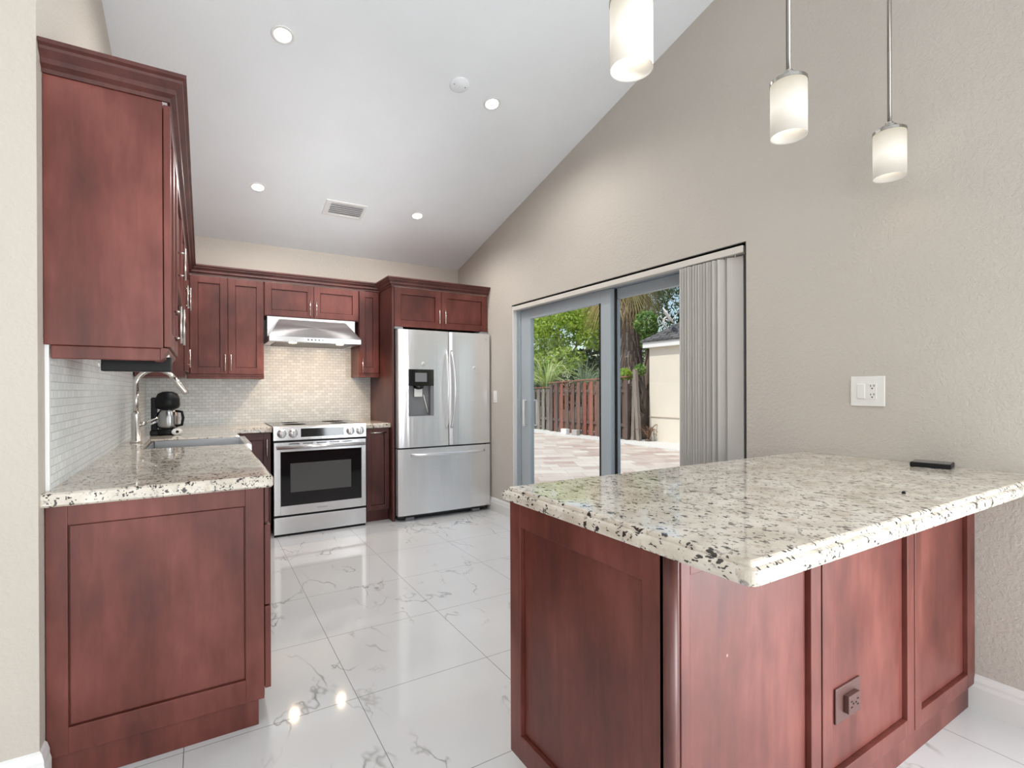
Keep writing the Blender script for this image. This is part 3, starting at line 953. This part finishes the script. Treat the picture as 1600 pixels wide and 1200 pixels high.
b = B()
c = (.832, .556)
arcp = [(.812 + .022 - .022 * math.cos(a), .534 + .022 - .022 * math.sin(a)) for a in [PI / 2 * k / 6 for k in range(7)]]
poly = arcp + [(XR - .001, .534), (XR - .001, 1.392), (.812, 1.392)]
n = len(poly)
lev = [(.010, .866), (.003, .869), (0, .876), (0, .890), (.003, .896), (.009, .899), (.0125, .8995), (.0125, .903), (.015, .9075), (.020, CT)]
b.slab(poly, [1] * (n - 3) + [0, 1, 1], lev)
tag(b.done('countertop', GRANITE), 'wide granite bar top on the peninsula with stepped edge', 'countertop')

def outlet_face(b, F, u, z, s=1.0):
    for dz in (.019, -.019):
        fbox(b, F, u - .008 * s, 0, z + dz, u - .006 * s, .0012, z + dz + .009)
        fbox(b, F, u + .005 * s, 0, z + dz, u + .007 * s, .0012, z + dz + .008)
        fbox(b, F, u - .0025, 0, z + dz - .010, u + .0025, .0012, z + dz - .005)
BROWN = plain('brown_plastic', (0.10, 0.045, 0.038), .35)
F = facing('-y', .749)
t = thing('power_outlet', 'brown power outlet on the middle peninsula panel', 'outlet', (1.577, .745, .32))
b = B(); fbox(b, F, 1.510, 0, .272, 1.648, .006, .372, .003); b.done('cover_plate', BROWN, t)
b = B(); fbox(b, F, 1.552, .006, .296, 1.616, .020, .346, .002); rc = b.done('receptacle', BROWN, t)
b = B()
F2 = facing('-y', .729)
for du in (-.017, .017):
    for dz in (.008, -.008): fbox(b, F2, 1.584 + du - .004, 0, .321 + dz - .001, 1.584 + du + .004, .0012, .321 + dz + .001)
    fbox(b, F2, 1.584 + du * .45 - .002, 0, .319, 1.584 + du * .45 + .002, .0012, .323)
b.done('slot', BLACK, rc)

t = thing('wall_switch', 'white double plate with rocker switch and outlet on the right wall', 'switch', (XR, 1.097, 1.20))
F = facing('-x', XR)
b = B(); fbox(b, F, 1.030, 0, 1.137, 1.165, .007, 1.269, .003); b.done('cover_plate', WHITE_PL, t)
b = B(); fbox(b, F, 1.105, .006, 1.170, 1.138, .011, 1.236, .003); b.done('rocker', WHITE_PL, t)
b = B(); fbox(b, F, 1.061, .006, 1.168, 1.094, .0085, 1.237, .001); rc = b.done('receptacle', WHITE_PL, t)
b = B(); outlet_face(b, facing('-x', XR - .0085), 1.0775, 1.204); b.done('slot', BLACK, rc)
t = thing('wall_switch', 'small white switch on the wall beside the refrigerator', 'switch', (XR, 4.43, 1.144))
b = B(); fbox(b, F, 4.395, 0, 1.085, 4.465, .006, 1.205, .003); b.done('cover_plate', WHITE_PL, t)
b = B(); fbox(b, F, 4.415, .006, 1.11, 4.445, .012, 1.18, .003); b.done('rocker', WHITE_PL, t)

t = thing('remote_box', 'small flat black box on the bar top by the wall', 'box', (2.51, .87, CT))
M = Matrix.Translation((2.425, .84, CT)) @ Matrix.Rotation(math.radians(12), 4, 'Z')
b = B(M); b.box(-.048, -.062, .0005, .055, .062, .018, .003); b.done('casing', BLACK, t)
b = B(M); b.box(-.044, -.058, .018, .051, .058, .0188); b.done('top_cover', plain('smoked_plastic', (.03, .025, .025), .12), t)
b = B(); b.lathe([(.0045, 0), (.0055, .003), (.004, .007), (.001, .008)], (1.735, .668, CT), 12)
tag(b.done('rubber_bumper', BLACK), 'tiny black rubber bumper lying on the bar top', 'bumper')

# ------------------------------------------------------------------ sliding door and blinds
t = bpy.data.objects.new('door_1', None); COL.objects.link(t); t.location = (2.62, 2.9, 0)
tag(t, 'white framed sliding glass door to the patio', 'door', kind='structure')
FX0, FX1 = 2.565, 2.69
b = B(); b.box(FX0, SL1 - .045, 0, FX1, SL1 - .002, SLZ - .002, .002); b.box(FX0, SL0 + .002, 0, FX1, SL0 + .045, SLZ - .002, .002)
b.box(FX0, SL0 + .045, 1.965, FX1, SL1 - .045, SLZ - .002, .002); b.box(FX0, SL0 + .045, 0, FX1, SL1 - .045, .035, .002)
b.box(FX0 - .012, SL1 - .03, 0, FX0, SL1 - .002, SLZ - .002)
b.done('frame', ALU, t)
def panel(name, y0, y1, xa, xb, s0, s1, top, bot):
    b = B(); z0, z1 = .037, 1.963
    b.box(xa, y0, z0, xb, y0 + s0, z1, .003); b.box(xa, y1 - s1, z0, xb, y1, z1, .003)
    b.box(xa, y0 + s0, z1 - top, xb, y1 - s1, z1, .002); b.box(xa, y0 + s0, z0, xb, y1 - s1, z0 + bot, .002)
    p = b.done(name, ALU, t)
    b = B(); xm = (xa + xb) / 2; b.box(xm - .003, y0 + s0, z0 + bot, xm + .003, y1 - s1, z1 - top); b.done('pane', GLASS, p)
    return p
sp = panel('sliding_panel', 2.83, 4.062, 2.58, 2.62, .11, .155, .095, .11)
b = B(); b.box(2.588, 2.939, .147, 2.612, 2.967, 1.868); b.done('gasket', GAP_SHADE_GASKET, sp)
fp = panel('fixed_panel', 1.738, 2.93, 2.634, 2.672, .12, .105, .075, .11)
b = B(); b.box(2.6215, 2.815, .04, 2.6325, 2.829, 1.96); b.done('gasket', GAP_SHADE_GASKET, fp)
for x, y, out in ((2.58, 3.975, -.032), (2.62, 3.93, .04)):
    b = B()
    b.tube([(x, y, 1.115), (x + out, y, 1.115), (x + out, y, 1.10), (x + out, y, .90), (x + out, y, .885), (x, y, .885)], .0095, 10)
    b.done('handle', WHITE_PL, sp)
b = B(); b.box(2.573, 4.0, .985, 2.58, 4.02, 1.02, .002); b.tube([(2.575, 4.01, 1.0), (2.56, 4.01, .99)], .005, 8); b.done('latch', NICKEL, sp)
b = B(); b.box(XR + .004, SL1 - .016, 0, FX0 - .013, SL1 - .001, SLZ - .002, .001)
structure('trim_2', b, WHITE, 'white reveal lining beside the sliding door', 'trim')

t = thing('vertical_blinds', 'beige vertical blinds drawn open at the near side of the sliding door', 'blinds', (2.53, 1.9, 0))
b = B(); b.box(2.502, SL0 + .012, 1.957, 2.555, SL1 - .02, 1.995, .003); b.done('headrail', VINYL, t)
NV = 16
for k in range(NV):
    y = 2.092 - .0192 * k
    ang = math.radians(-47 + rng.uniform(-9, 9))
    if k >= NV - 1: ang = math.radians(-14); y = 1.765
    if k == NV - 3: ang = math.radians(-34)
    w, zt, zb = .089, 1.948, .035
    lean = rng.uniform(-.004, .004) + (.018 if k in (11, 13) else 0)
    ring = []
    prof = [(-w / 2 + w * s / 6, .006 * (1 - (2 * s / 6 - 1) ** 2)) for s in range(7)]
    prof = prof + [(u, v - .0012) for u, v in reversed(prof)]
    b = B()
    # 0 deg: face along the wall line, 90 deg: edge-on across the wall
    def P(u, v, z, dl):
        return (2.528 + math.sin(ang) * u + math.cos(ang) * v, y + math.cos(ang) * u - math.sin(ang) * v + dl, z)
    b.loft([[P(u, v, zb, lean) for u, v in prof], [P(u, v, zt, 0) for u, v in prof]], smooth=False)
    b.tube([(2.528, y, zt - .004), (2.528, y, 1.958)], .004, 6)
    b.done('vane', VANE, t)

# ------------------------------------------------------------------ pendants
SHADE = NT('frosted_shade')
SHADE.set(Base_Color=(0.34, 0.32, 0.29, 1), Roughness=0.5)
lw = SHADE.n.new('ShaderNodeTexCoord')
sepz = SHADE.n.new('ShaderNodeSeparateXYZ'); SHADE.link(lw.outputs['Object'], sepz.inputs[0])
gr = SHADE.ramp(SHADE.math('MULTIPLY', sepz.outputs['Z'], 5.0), [(0.0, (.50, .46, .41)), (0.14, (.62, .57, .49)), (0.42, (1.0, .95, .84)), (0.85, (.58, .51, .39))])
SHADE.link(SHADE.mix(0.6, SHADE.noise(SHADE.mapping((1, 1, .2)), 60, 3), gr, 'MULTIPLY') if False else gr, SHADE.bsdf.inputs['Emission Color'])
SHADE.bsdf.inputs['Emission Strength'].default_value = 0.66
SHADE = SHADE.m
BULB = m_emit('bulb', (1.0, 0.86, 0.66), 12)
PZ0, PZ1, PR = 2.062, 2.237, .056
PY = .985
def make_pendant(x, label):
    t = thing('pendant_light', label, 'pendant light', (x, PY, PZ0), 'pendant lights over the peninsula')
    b = B(); o = (x, PY, PZ0)
    b.lathe([(PR - .003, .004), (PR, 0), (PR, PZ1 - PZ0), (PR - .004, PZ1 - PZ0), (PR - .004, .004), (PR - .003, .004)], o, 40, cap=False); b.done('lamp_shade', SHADE, t)
    H = PZ1 - PZ0
    b = B(); b.lathe([(.001, H), (PR + .0015, H), (PR + .0015, H + .011), (PR - .004, H + .015), (.026, H + .016), (.026, H + .032), (.024, H + .034), (.013, H + .035), (.013, H + .046), (.007, H + .05)], o, 40, smooth=False); b.done('cap', NICKEL_D, t)
    zc = ceil_z(PY)
    b = B(); b.tube([(x, PY, PZ1 + .045), (x, PY, zc - .02)], .0075, 14); b.done('rod', NICKEL_D, t)
    b = B(); b.tube([(x, PY, zc - .05), (x, PY, zc + .005)], [.062, .062], 28); b.done('ceiling_plate', NICKEL, t)
    b = B(); b.lathe([(.012, .17), (.013, .13), (.024, .10), (.030, .075), (.024, .052), (.001, .044)], o, 20); b.done('bulb', BULB, t)
    return t
p0 = make_pendant(.974, 'pendant light nearest the sloping ceiling edge, leftmost of the three over the peninsula')
p1 = dup(p0, (1.686, PY - .01, PZ0), 'middle pendant light of the three over the peninsula')
p2 = dup(p0, (2.362, PY - .03, PZ0), 'pendant light closest to the right wall above the bar top')
for p, w in ((p0, 1.0), (p1, 1.0), (p2, 1.0)):
    l = add_light('pendant_bulb', 'POINT', (0, 0, 0), w, (1.0, .82, .6), size=.03)
    l.parent = p; l.location = (0, 0, .085)

# ------------------------------------------------------------------ ceiling fixtures
def ceil_M(x, y):
    n = Vector((0, -SLOPE, -1)).normalized()           # downward normal of the sloped ceiling
    tx = Vector((1, 0, 0)); ty = n.cross(tx)
    M = Matrix((tx, ty, n)).transposed().to_4x4()
    return Matrix.Translation((x, y, ceil_z(y))) @ M
LENS = m_emit('downlight_lens', (1.0, 0.97, 0.92), 6)
spots = [(.383, 3.015, 'recessed downlight in the near row on the sink side of the ceiling'), (1.685, 3.012, 'recessed downlight in the near row beside the round ceiling plate'),
         (.378, 4.415, 'recessed downlight in the far row above the left wall cabinets'), (1.682, 4.408, 'recessed downlight in the far row, in front of the refrigerator')]
for x, y, lab in spots:
    t = thing('recessed_light', lab, 'ceiling light', (x, y, ceil_z(y)), 'recessed ceiling downlights')
    M = ceil_M(x, y)
    b = B(M); b.lathe([(.043, .001), (.06, 0), (.06, .003), (.056, .006), (.045, .006), (.043, .001)], (0, 0, 0), 32, cap=False); b.done('trim_ring', WHITE, t)
    b = B(M); b.lathe([(.044, .0005), (.043, .004), (.001, .005)], (0, 0, 0), 28); b.done('lens', LENS, t)
    l = add_light('downlight_beam', 'SPOT', (0, 0, 0), 46, (1.0, .97, .93), size=.075, spot_size=math.radians(165), spot_blend=.6)
    l.parent = t; l.location = (0, -.004, -.015)
M = ceil_M(1.415, 2.953)
b = B(M); b.lathe([(.062, 0), (.062, .006), (.058, .009), (.001, .009)], (0, 0, 0), 40)
t = thing('ceiling_cover_plate', 'round white blank cover plate on the sloped ceiling', 'cover plate', (1.415, 2.953, ceil_z(2.953)))
b.done('plate', CEIL, t)
for dx in (-.038, .038):
    b = B(M); b.lathe([(.004, .008), (.004, .0105), (.001, .011)], (dx, 0, 0), 10); b.done('screw', GREY_PL, t)
t = thing('ceiling_vent', 'white louvered air vent in the sloped ceiling', 'vent', (1.06, 4.51, ceil_z(4.51)))
M = ceil_M(1.06, 4.515)
b = B(M)
for a in ((-.17, -.115, .17, -.085), (-.17, .085, .17, .115), (-.17, -.085, -.125, .085), (.145, -.085, .17, .085)): b.box(a[0], a[1], 0, a[2], a[3], .008, .002)
b.done('frame', WHITE, t)
b = B(M); b.box(-.125, -.085, .0, .145, .085, .001); b.done('duct', GREY_PL, t)
for k in range(6):
    b = B(M @ Matrix.Translation((0.01, -.07 + .028 * k, .006)) @ Matrix.Rotation(math.radians(22), 4, 'X')); b.box(-.135, -.0135, -.001, .135, .0135, .001); b.done('louver', WHITE, t)

# ------------------------------------------------------------------ outdoors
GZ = -.12
def m_paver():
    t = NT('patio_pavers')
    br = t.n.new('ShaderNodeTexBrick')
    br.inputs['Scale'].default_value = 1.0
    br.inputs['Brick Width'].default_value = 0.56; br.inputs['Row Height'].default_value = 0.32
    br.inputs['Mortar Size'].default_value = 0.006
    br.offset = .37; br.squash = .6; br.squash_frequency = 3
    br.inputs['Color1'].default_value = (0.42, 0.31, 0.265, 1); br.inputs['Color2'].default_value = (0.62, 0.57, 0.50, 1)
    br.inputs['Mortar'].default_value = (0.36, 0.31, 0.27, 1)
    t.link(t.mapping(rot=(0, 0, .45)), br.inputs['Vector'])
    c = t.mix(t.ramp(t.noise(t.mapping(), 3, 4), [(.45, (0, 0, 0)), (.7, (.35, .35, .35))]), br.outputs['Color'], (.70, .64, .56))
    t.color(c); t.set(Roughness=.85)
    return t.m
b = B(); b.box(XR + .19, -6, GZ - .1, 8.8, 24, GZ)
structure('patio', b, m_paver(), 'pink and cream paver patio outside the sliding door', 'patio')
gt = NT('white_gravel'); gv = gt.n.new('ShaderNodeTexVoronoi'); gv.inputs['Scale'].default_value = 40; gt.link(gt.mapping(), gv.inputs['Vector'])
gt.color(gt.ramp(gv.outputs['Distance'], [(0, (.86, .85, .82)), (.9, (.5, .48, .45))])); gt.set(Roughness=.9); gt.bump(gv.outputs['Distance'], .8, .02)
b = B(); b.box(8.8, -6, GZ - .1, 10.6, 24, GZ + .01)
tag(b.done('gravel_bed', gt.m), 'white gravel strip along the fence and house', 'gravel', kind='stuff')
b = B(); b.box(10.6, -10, GZ - .1, 60, 60, GZ - .02)
structure('ground', b, plain('soil', (.10, .085, .05), .95), 'bare soil beyond the fence', 'ground')

FENCE = m_island('fence_boards', [(0, (.30, .09, .065)), (.3, (.36, .15, .11)), (.6, (.20, .12, .095)), (1, (.13, .09, .075))], .85, (9, 9, 1))
GREYWOOD = m_island('weathered_boards', [(0, (.24, .20, .17)), (.5, (.34, .29, .25)), (1, (.18, .15, .125))], .9, (9, 9, 1))
def fence(label, x, y0, y1, h0, h1, mat):
    t = thing('wooden_fence', label, 'fence', (x, (y0 + y1) / 2, GZ))
    b = B(); y = y0; k = 0
    while y < y1 - .05:
        w = rng.uniform(.125, .15)
        s = (y - y0) / (y1 - y0); top = GZ + h0 + (h1 - h0) * s
        xo = x - (.03 if k % 2 == 0 else -.03) + rng.uniform(-.004, .004)
        b.box(xo - .01, y, GZ + .01 + rng.uniform(0, .03), xo + .01, y + w, top + rng.uniform(-.03, .02))
        y += w * .86 + .02; k += 1
    b.done('boards', mat, t)
    for zz in (.35, 1.25):
        b = B(); b.box(x - .02, y0, GZ + zz, x + .02, y1, GZ + zz + .08); b.done('rail', mat, t)
    b = B(); b.prism([(y0, GZ + h0 + .03), (y1, GZ + h1 + .03), (y1, GZ + h1 + .065), (y0, GZ + h0 + .065)], 'x', x - .06, x + .05); b.done('cap_rail', FENCE, t)
    for yy in (y0 + .02, (y0 + y1) / 2, y1 - .1):
        b = B(); b.box(x - .02, yy, GZ + .011, x + .07, yy + .09, GZ + h1 - .02); b.done('post', mat, t)
    return t
fence('reddish brown board fence behind the patio', 9.50, 9.75, 13.25, 1.62, 1.50, FENCE)
fence('weathered dark low fence continuing left of the reddish fence', 9.62, 13.4, 18.5, 1.36, 1.25, GREYWOOD)
for k, (x, y, dx, dy, h, lab) in enumerate(((9.60, 9.67, .05, .0, 1.62, 'grey weathered timber post standing at the fence end'), (9.56, 9.44, -.03, .10, 1.84, 'taller leaning grey timber post beside the house corner'))):
    b = B()
    b.loft([[(x + u, y + v, GZ + .011) for u, v in ((-.05, -.05), (.05, -.05), (.05, .05), (-.05, .05))], [(x + dx + u, y + dy + v, GZ + h) for u, v in ((-.045, -.045), (.045, -.045), (.045, .045), (-.045, .045))]])
    tag(b.done('timber_post', GREYWOOD), lab, 'post')
for (x, y, s, lab) in ((9.18, 12.05, .13, 'small white concrete block by the fence foot'), (9.22, 11.6, .12, 'small grey concrete block by the fence foot')):
    b = B(); b.box(x - s / 2, y - s, GZ + .01, x + s / 2, y + s, GZ + .17, .01)
    tag(b.done('concrete_block', WHITE if s > .125 else plain('grey_concrete', (.4, .37, .34), .9)), lab, 'block')

# neighbour house
t = thing('neighbor_house', 'beige stucco neighbor house with grey shingle roof beyond the patio', 'house', (12, 6, GZ))
hx, hy = 9.92, 9.42
b = B(); b.box(hx, -1, GZ + .011, hx + 7, hy, 2.3); b.done('wall', m_wall('stucco', (.72, .65, .55), .5, 30), t)
b = B(); b.box(hx - .02, -1, GZ + .62, hx, hy + .01, GZ + .635); b.done('base_joint', plain('stucco_joint', (.5, .42, .33), .9), t)
b = B(); b.box(hx - .12, -1.3, 2.28, hx + 7.3, hy + .12, 2.42, .005); b.done('fascia', WHITE, t)
b = B()
e0 = [(hx - .15, -1.3, 2.42), (hx + 7.3, -1.3, 2.42), (hx + 7.3, hy + .15, 2.42), (hx - .15, hy + .15, 2.42)]
e1 = [(hx + 3.3, 3.5, 4.9), (hx + 3.9, 3.5, 4.9), (hx + 3.9, hy - 3.5, 4.9), (hx + 3.3, hy - 3.5, 4.9)]
e00 = [(x, y, z + .05) for x, y, z in e0]
b.loft([e0, e00, e1])
sh = NT('shingles'); sb_ = sh.n.new('ShaderNodeTexBrick'); sb_.inputs['Scale'].default_value = 1; sb_.inputs['Brick Width'].default_value = .3; sb_.inputs['Row Height'].default_value = .14
sb_.inputs['Color1'].default_value = (.07, .07, .075, 1); sb_.inputs['Color2'].default_value = (.15, .145, .145, 1); sb_.inputs['Mortar'].default_value = (.03, .03, .03, 1)
mx_ = sh.n.new('ShaderNodeCombineXYZ'); sp_ = sh.n.new('ShaderNodeSeparateXYZ'); sh.link(sh.tc.outputs['Object'], sp_.inputs[0]); sh.link(sp_.outputs['Y'], mx_.inputs[0]); sh.link(sh.math('MULTIPLY', sp_.outputs['Z'], 2.4), mx_.inputs[1])
sh.link(mx_.outputs[0], sb_.inputs['Vector']); sh.color(sb_.outputs['Color']); sh.set(Roughness=.9)
b.done('roof', sh.m, t)

# satellite dish on the roof
t = thing('satellite_dish', 'grey satellite dish on the neighbor roof corner', 'satellite dish', (10.35, 8.85, 2.75))
dc = Vector((9.90, 8.79, 3.03))
ax = Vector((.53, -.60, .55)).normalized()
Mq = Matrix.Translation(dc) @ ax.to_track_quat('Z', 'Y').to_matrix().to_4x4()
b = B(Mq); b.lathe([(.001, -.03), (.12, -.022), (.20, .0), (.25, .022), (.25, .03), (.20, .008), (.12, -.014), (.001, -.022)], (0, 0, 0), 32); b.done('reflector', WHITE, t)
foot = Vector((10.02, 8.82, 2.64))
b = B(); b.tube([dc - ax * .02, dc - ax * .10, dc - ax * .10 + Vector((0, 0, -.12)), foot], .02, 10); b.done('mast', WHITE, t)
low = dc + Mq.to_3x3() @ Vector((0, 0, 0)) - Vector((0, 0, .18))
tip = dc + ax * .30 - Vector((0, 0, .10))
b = B(); b.tube([dc - ax * .06 - Vector((0, 0, .05)), low + ax * .12, tip], .013, 8); b.done('feed_arm', WHITE, t)
b = B(); b.tube([tip - ax * .03, tip + ax * .07], [.03, .03], 10); b.done('receiver', GREY_PL, t)
cab = [dc - ax * .08 + Vector((-.10 - .09 * math.cos(a) , .06, -.06 + .10 * math.sin(a))) for a in [2 * PI * k / 16 for k in range(17)]]
b = B(); b.tube(cab, .007, 6); b.done('cable_loop', WHITE, t)

# ---- foliage
def leaves(b, centers, radii, n, size, aspect=.45, droop=.3):
    cs, rs = np.array(centers, float), np.array(radii, float)
    vol = rs.prod(axis=1); pick = rng.choice(len(cs), n, p=vol / vol.sum())
    d = rng.normal(size=(n, 3)); d /= np.linalg.norm(d, axis=1)[:, None]
    pos = cs[pick] + d * rs[pick] * (rng.uniform(.45, 1.0, n) ** .6)[:, None]
    for p in pos:
        u = rng.normal(size=3); u[2] -= droop; u /= np.linalg.norm(u)
        v = np.cross(u, rng.normal(size=3)); v /= np.linalg.norm(v) + 1e-9
        w = np.cross(u, v)
        L = size * rng.uniform(.7, 1.3); W = L * aspect
        b.raw([p - u * L / 2, p + v * W / 2 + w * W * .15, p + u * L / 2, p - v * W / 2 + w * W * .15], [(0, 1, 2, 3)])
def blob_tree(name, label, base, h, crown, n, size, mat, bark, cat='tree', branches=True, aspect=.45):
    t = thing(name, label, cat, base)
    bx_, by_, bz_ = base
    top = Vector(crown[0][0]) if crown else Vector((bx_, by_, h))
    b = B(); m = Vector(base)
    b.tube([m, m + Vector((.06, .1, h * .3)), Vector((bx_ + .1, by_, h * .75)), Vector((bx_, by_ + .1, h))], [.14, .12, .08, .03], 8)
    for c, r in crown:
        s = Vector((bx_ + .05, by_, h * rng.uniform(.3, .6))); e = Vector(c)
        mid = (s + e) / 2 + Vector(rng.uniform(-.2, .2, 3))
        b.tube([s, mid, e], [.06, .04, .015], 6)
    b.done('trunk', bark, t)
    b = B(); leaves(b, [c for c, r in crown], [r for c, r in crown], n, size, aspect); b.done('foliage', mat, t, recalc=False)
    return t
BARK = m_wall('bark', (.17, .12, .09), .9, 20)
BARK_L = m_wall('pale_bark', (.32, .27, .22), .8, 25)
LF_Y = m_leaf('leaf_yellow_green', [(0, (.24, .38, .04)), (.5, (.42, .58, .09)), (1, (.66, .74, .22))])
LF_M = m_leaf('leaf_mid_green', [(0, (.12, .24, .06)), (.6, (.24, .40, .11)), (1, (.46, .56, .2))])
LF_D = m_leaf('leaf_dark_green', [(0, (.06, .10, .045)), (.6, (.11, .18, .08)), (1, (.24, .30, .14))])
LF_S = m_leaf('strap_leaf', [(0, (.26, .38, .10)), (.6, (.48, .60, .2)), (1, (.8, .82, .48))])
LF_B = m_leaf('blue_strap_leaf', [(0, (.14, .22, .15)), (.6, (.28, .40, .27)), (1, (.48, .56, .38))])
LF_T = m_leaf('dry_frond', [(0, (.32, .22, .10)), (.5, (.55, .42, .18)), (1, (.75, .66, .30))])
LF_P = m_leaf('palm_leaf', [(0, (.06, .11, .03)), (.6, (.16, .22, .06)), (1, (.42, .40, .13))])

blob_tree('leafy_tree', 'bright yellow green tree behind the left part of the fence', (11.6, 15.6, GZ), 3.6,
          [((11.3, 15.2, 3.5), (1.3, 1.3, .8)), ((11.2, 16.4, 3.1), (1.0, 1.0, .7)), ((11.4, 14.0, 3.9), (1.1, 1.1, .7)), ((10.9, 14.2, 2.3), (.7, .7, .45)), ((11.4, 16.0, 4.3), (1.4, 1.6, .6)), ((11.2, 15.4, 2.4), (.8, 1.2, .5)), ((11.6, 13.3, 3.0), (.8, .8, .5))], 9000, .16, LF_Y, BARK_L)
blob_tree('leafy_tree', 'mid green tree farther back with sky gaps left of the palm', (13.6, 15.2, GZ), 4.2,
          [((13.4, 14.6, 4.2), (1.2, 1.4, .8)), ((13.2, 13.6, 2.6), (1.0, 1.0, .6)), ((13.7, 16.4, 4.6), (1.3, 1.3, .7)), ((13.3, 14.6, 3.3), (1.0, 1.3, .6))], 5200, .17, LF_M, BARK)
blob_tree('dark_tree', 'dark dense tree behind the neighbor roof', (15.0, 11.9, GZ), 5.0,
          [((14.6, 11.8, 4.3), (1.5, 1.6, 1.5)), ((15.4, 10.6, 4.4), (1.6, 1.6, 1.6))], 5000, .26, LF_D, BARK, aspect=.2)
blob_tree('round_tree', 'small rounded green tree between palm trunk and roof', (11.05, 10.62, GZ), 2.9,
          [((11.0, 10.55, 3.12), (.36, .36, .40)), ((11.1, 10.5, 2.62), (.30, .30, .28))], 1100, .13, LF_M, BARK)
blob_tree('shrub_thicket', 'dark green thicket filling the gap behind the fence', (12.8, 14.8, GZ), 1.8,
          [((12.6, 17.0, 1.4), (.8, 2.2, 1.1)), ((12.6, 14.0, 1.5), (.8, 1.8, 1.2)), ((13.2, 12.0, 1.2), (.8, 1.4, 1.0)), ((12.4, 20, 1.6), (1, 2, 1.4)), ((12.9, 15.0, 2.2), (.7, 1.8, .7))], 9000, .24, LF_D, BARK, 'shrub', aspect=.3)
blob_tree('shrub', 'small yellow green shrub poking over the fence by the palm', (9.95, 10.3, GZ), 1.4,
          [((9.9, 10.3, 1.62), (.2, .22, .17))], 260, .12, LF_Y, BARK, 'shrub')
blob_tree('shrub', 'small green shrub poking up behind the timber posts', (10.0, 9.75, GZ), 1.5,
          [((9.88, 9.72, 1.72), (.16, .16, .16))], 220, .11, LF_M, BARK, 'shrub')

def strap_clump(name, label, c, n, L, mat, spread=1.0, cat='plant', w=.045):
    t = thing(name, label, cat, c)
    b = B()
    for _ in range(n):
        a = rng.uniform(0, 2 * PI); l = L * rng.uniform(.6, 1.1); sp = spread * rng.uniform(.35, 1.0)
        dr = Vector((math.cos(a), math.sin(a), 0)); sd = Vector((-math.sin(a), math.cos(a), 0))
        vs = []
        for s in range(6):
            u = s / 5
            p = Vector(c) + dr * (l * sp * u * (.4 + .6 * u)) + Vector((0, 0, l * (u * 1.15 - .95 * sp * u * u * u)))
            ww = w * (1 - u) ** .6 * .5
            vs += [p - sd * ww, p + sd * ww + Vector((0, 0, .01))]
        b.raw(vs, [(2 * k, 2 * k + 1, 2 * k + 3, 2 * k + 2) for k in range(5)])
    b.done('leaves', mat, t, recalc=False)
    b = B(); b.tube([(c[0], c[1], GZ + .011), (c[0], c[1], c[2] + .05)], [.09, .05], 8); b.done('stem', BARK, t)
    return t
strap_clump('strap_plant', 'pale arching strap leaf plant at the far left above the fence', (9.98, 14.1, 1.0), 130, 1.9, LF_S, 1.25)
strap_clump('strap_plant', 'tall dark strappy plant behind the middle of the fence', (10.6, 12.9, .6), 80, 1.9, LF_B, .7)
strap_clump('strap_plant', 'blue green strappy plant behind the fence beside the door stile', (10.3, 11.6, .7), 80, 1.4, LF_B, .9)
b = None
t = strap_clump('dead_plant', 'dried brown plant at the foot of the house wall', (9.72, 9.27, GZ + .02), 26, .55, m_leaf('dead_leaf', [(0, (.14, .07, .05)), (1, (.30, .19, .12))]), .8, 'plant', .05)

# palm
t = thing('palm_tree', 'thick trunked fan palm with hanging tan fronds behind the fence', 'palm tree', (11.5, 11.75, GZ))
px, py = 11.5, 11.75
b = B(); b.tube([(px, py, GZ), (px, py, 1.5), (px, py, 2.8), (px, py, 4.2), (px, py, 5.0)], [.40, .38, .40, .43, .3], 20); b.done('trunk', BARK, t)
b = B()
for k in range(420):
    z = rng.uniform(.8, 4.2); a = rng.uniform(0, 2 * PI); r = .38
    dr = Vector((math.cos(a), math.sin(a), 0)); sd = Vector((-math.sin(a), math.cos(a), 0))
    p0_ = Vector((px, py, z)) + dr * r; p1_ = p0_ + dr * rng.uniform(.05, .13) - Vector((0, 0, rng.uniform(.22, .5)))
    w = rng.uniform(.015, .05)
    b.raw([p0_ - sd * w, p0_ + sd * w, p1_ + sd * w * .3, p1_ - sd * w * .3], [(0, 1, 2, 3)])
b.done('fiber_skirt', m_leaf('palm_fiber', [(0, (.24, .17, .13)), (.5, (.44, .35, .29)), (1, (.62, .54, .47))]), t, recalc=False)
def fan(b, p, dirv, L, nb=22, droop=.9):
    dirv = Vector(dirv).normalized(); side = dirv.cross(Vector((0, 0, 1))).normalized(); up = side.cross(dirv)
    for k in range(nb):
        a = math.radians(-80 + 160 * k / (nb - 1))
        d = dirv * math.cos(a) + side * math.sin(a); sdd = d.cross(up).normalized()
        vs = []
        for s in range(4):
            u = s / 3
            q = p + d * L * u - Vector((0, 0, droop * L * u * u * .6)); w = .03 * (1 - u * .9)
            vs += [q - sdd * w, q + sdd * w]
        b.raw(vs, [(2 * j, 2 * j + 1, 2 * j + 3, 2 * j + 2) for j in range(3)])
bg, bd = B(), B()
for k in range(46):
    a = rng.uniform(0, 2 * PI); el = rng.uniform(-.9, 1.1)
    d = Vector((math.cos(a) * math.cos(el), math.sin(a) * math.cos(el), math.sin(el)))
    st = Vector((px, py, 4.75)); pe = st + d * rng.uniform(.6, 1.1)
    bb = bd if el < .0 else bg
    bb.tube([st, pe], .012, 5)
    fan(bb, pe, d + Vector((0, 0, -.4 if el < 0 else 0)), rng.uniform(.7, 1.0), droop=1.3 if el < 0 else .7)
bd.done('dry_fronds', LF_T, t, recalc=False)
bg.done('fronds', LF_P, t, recalc=False)
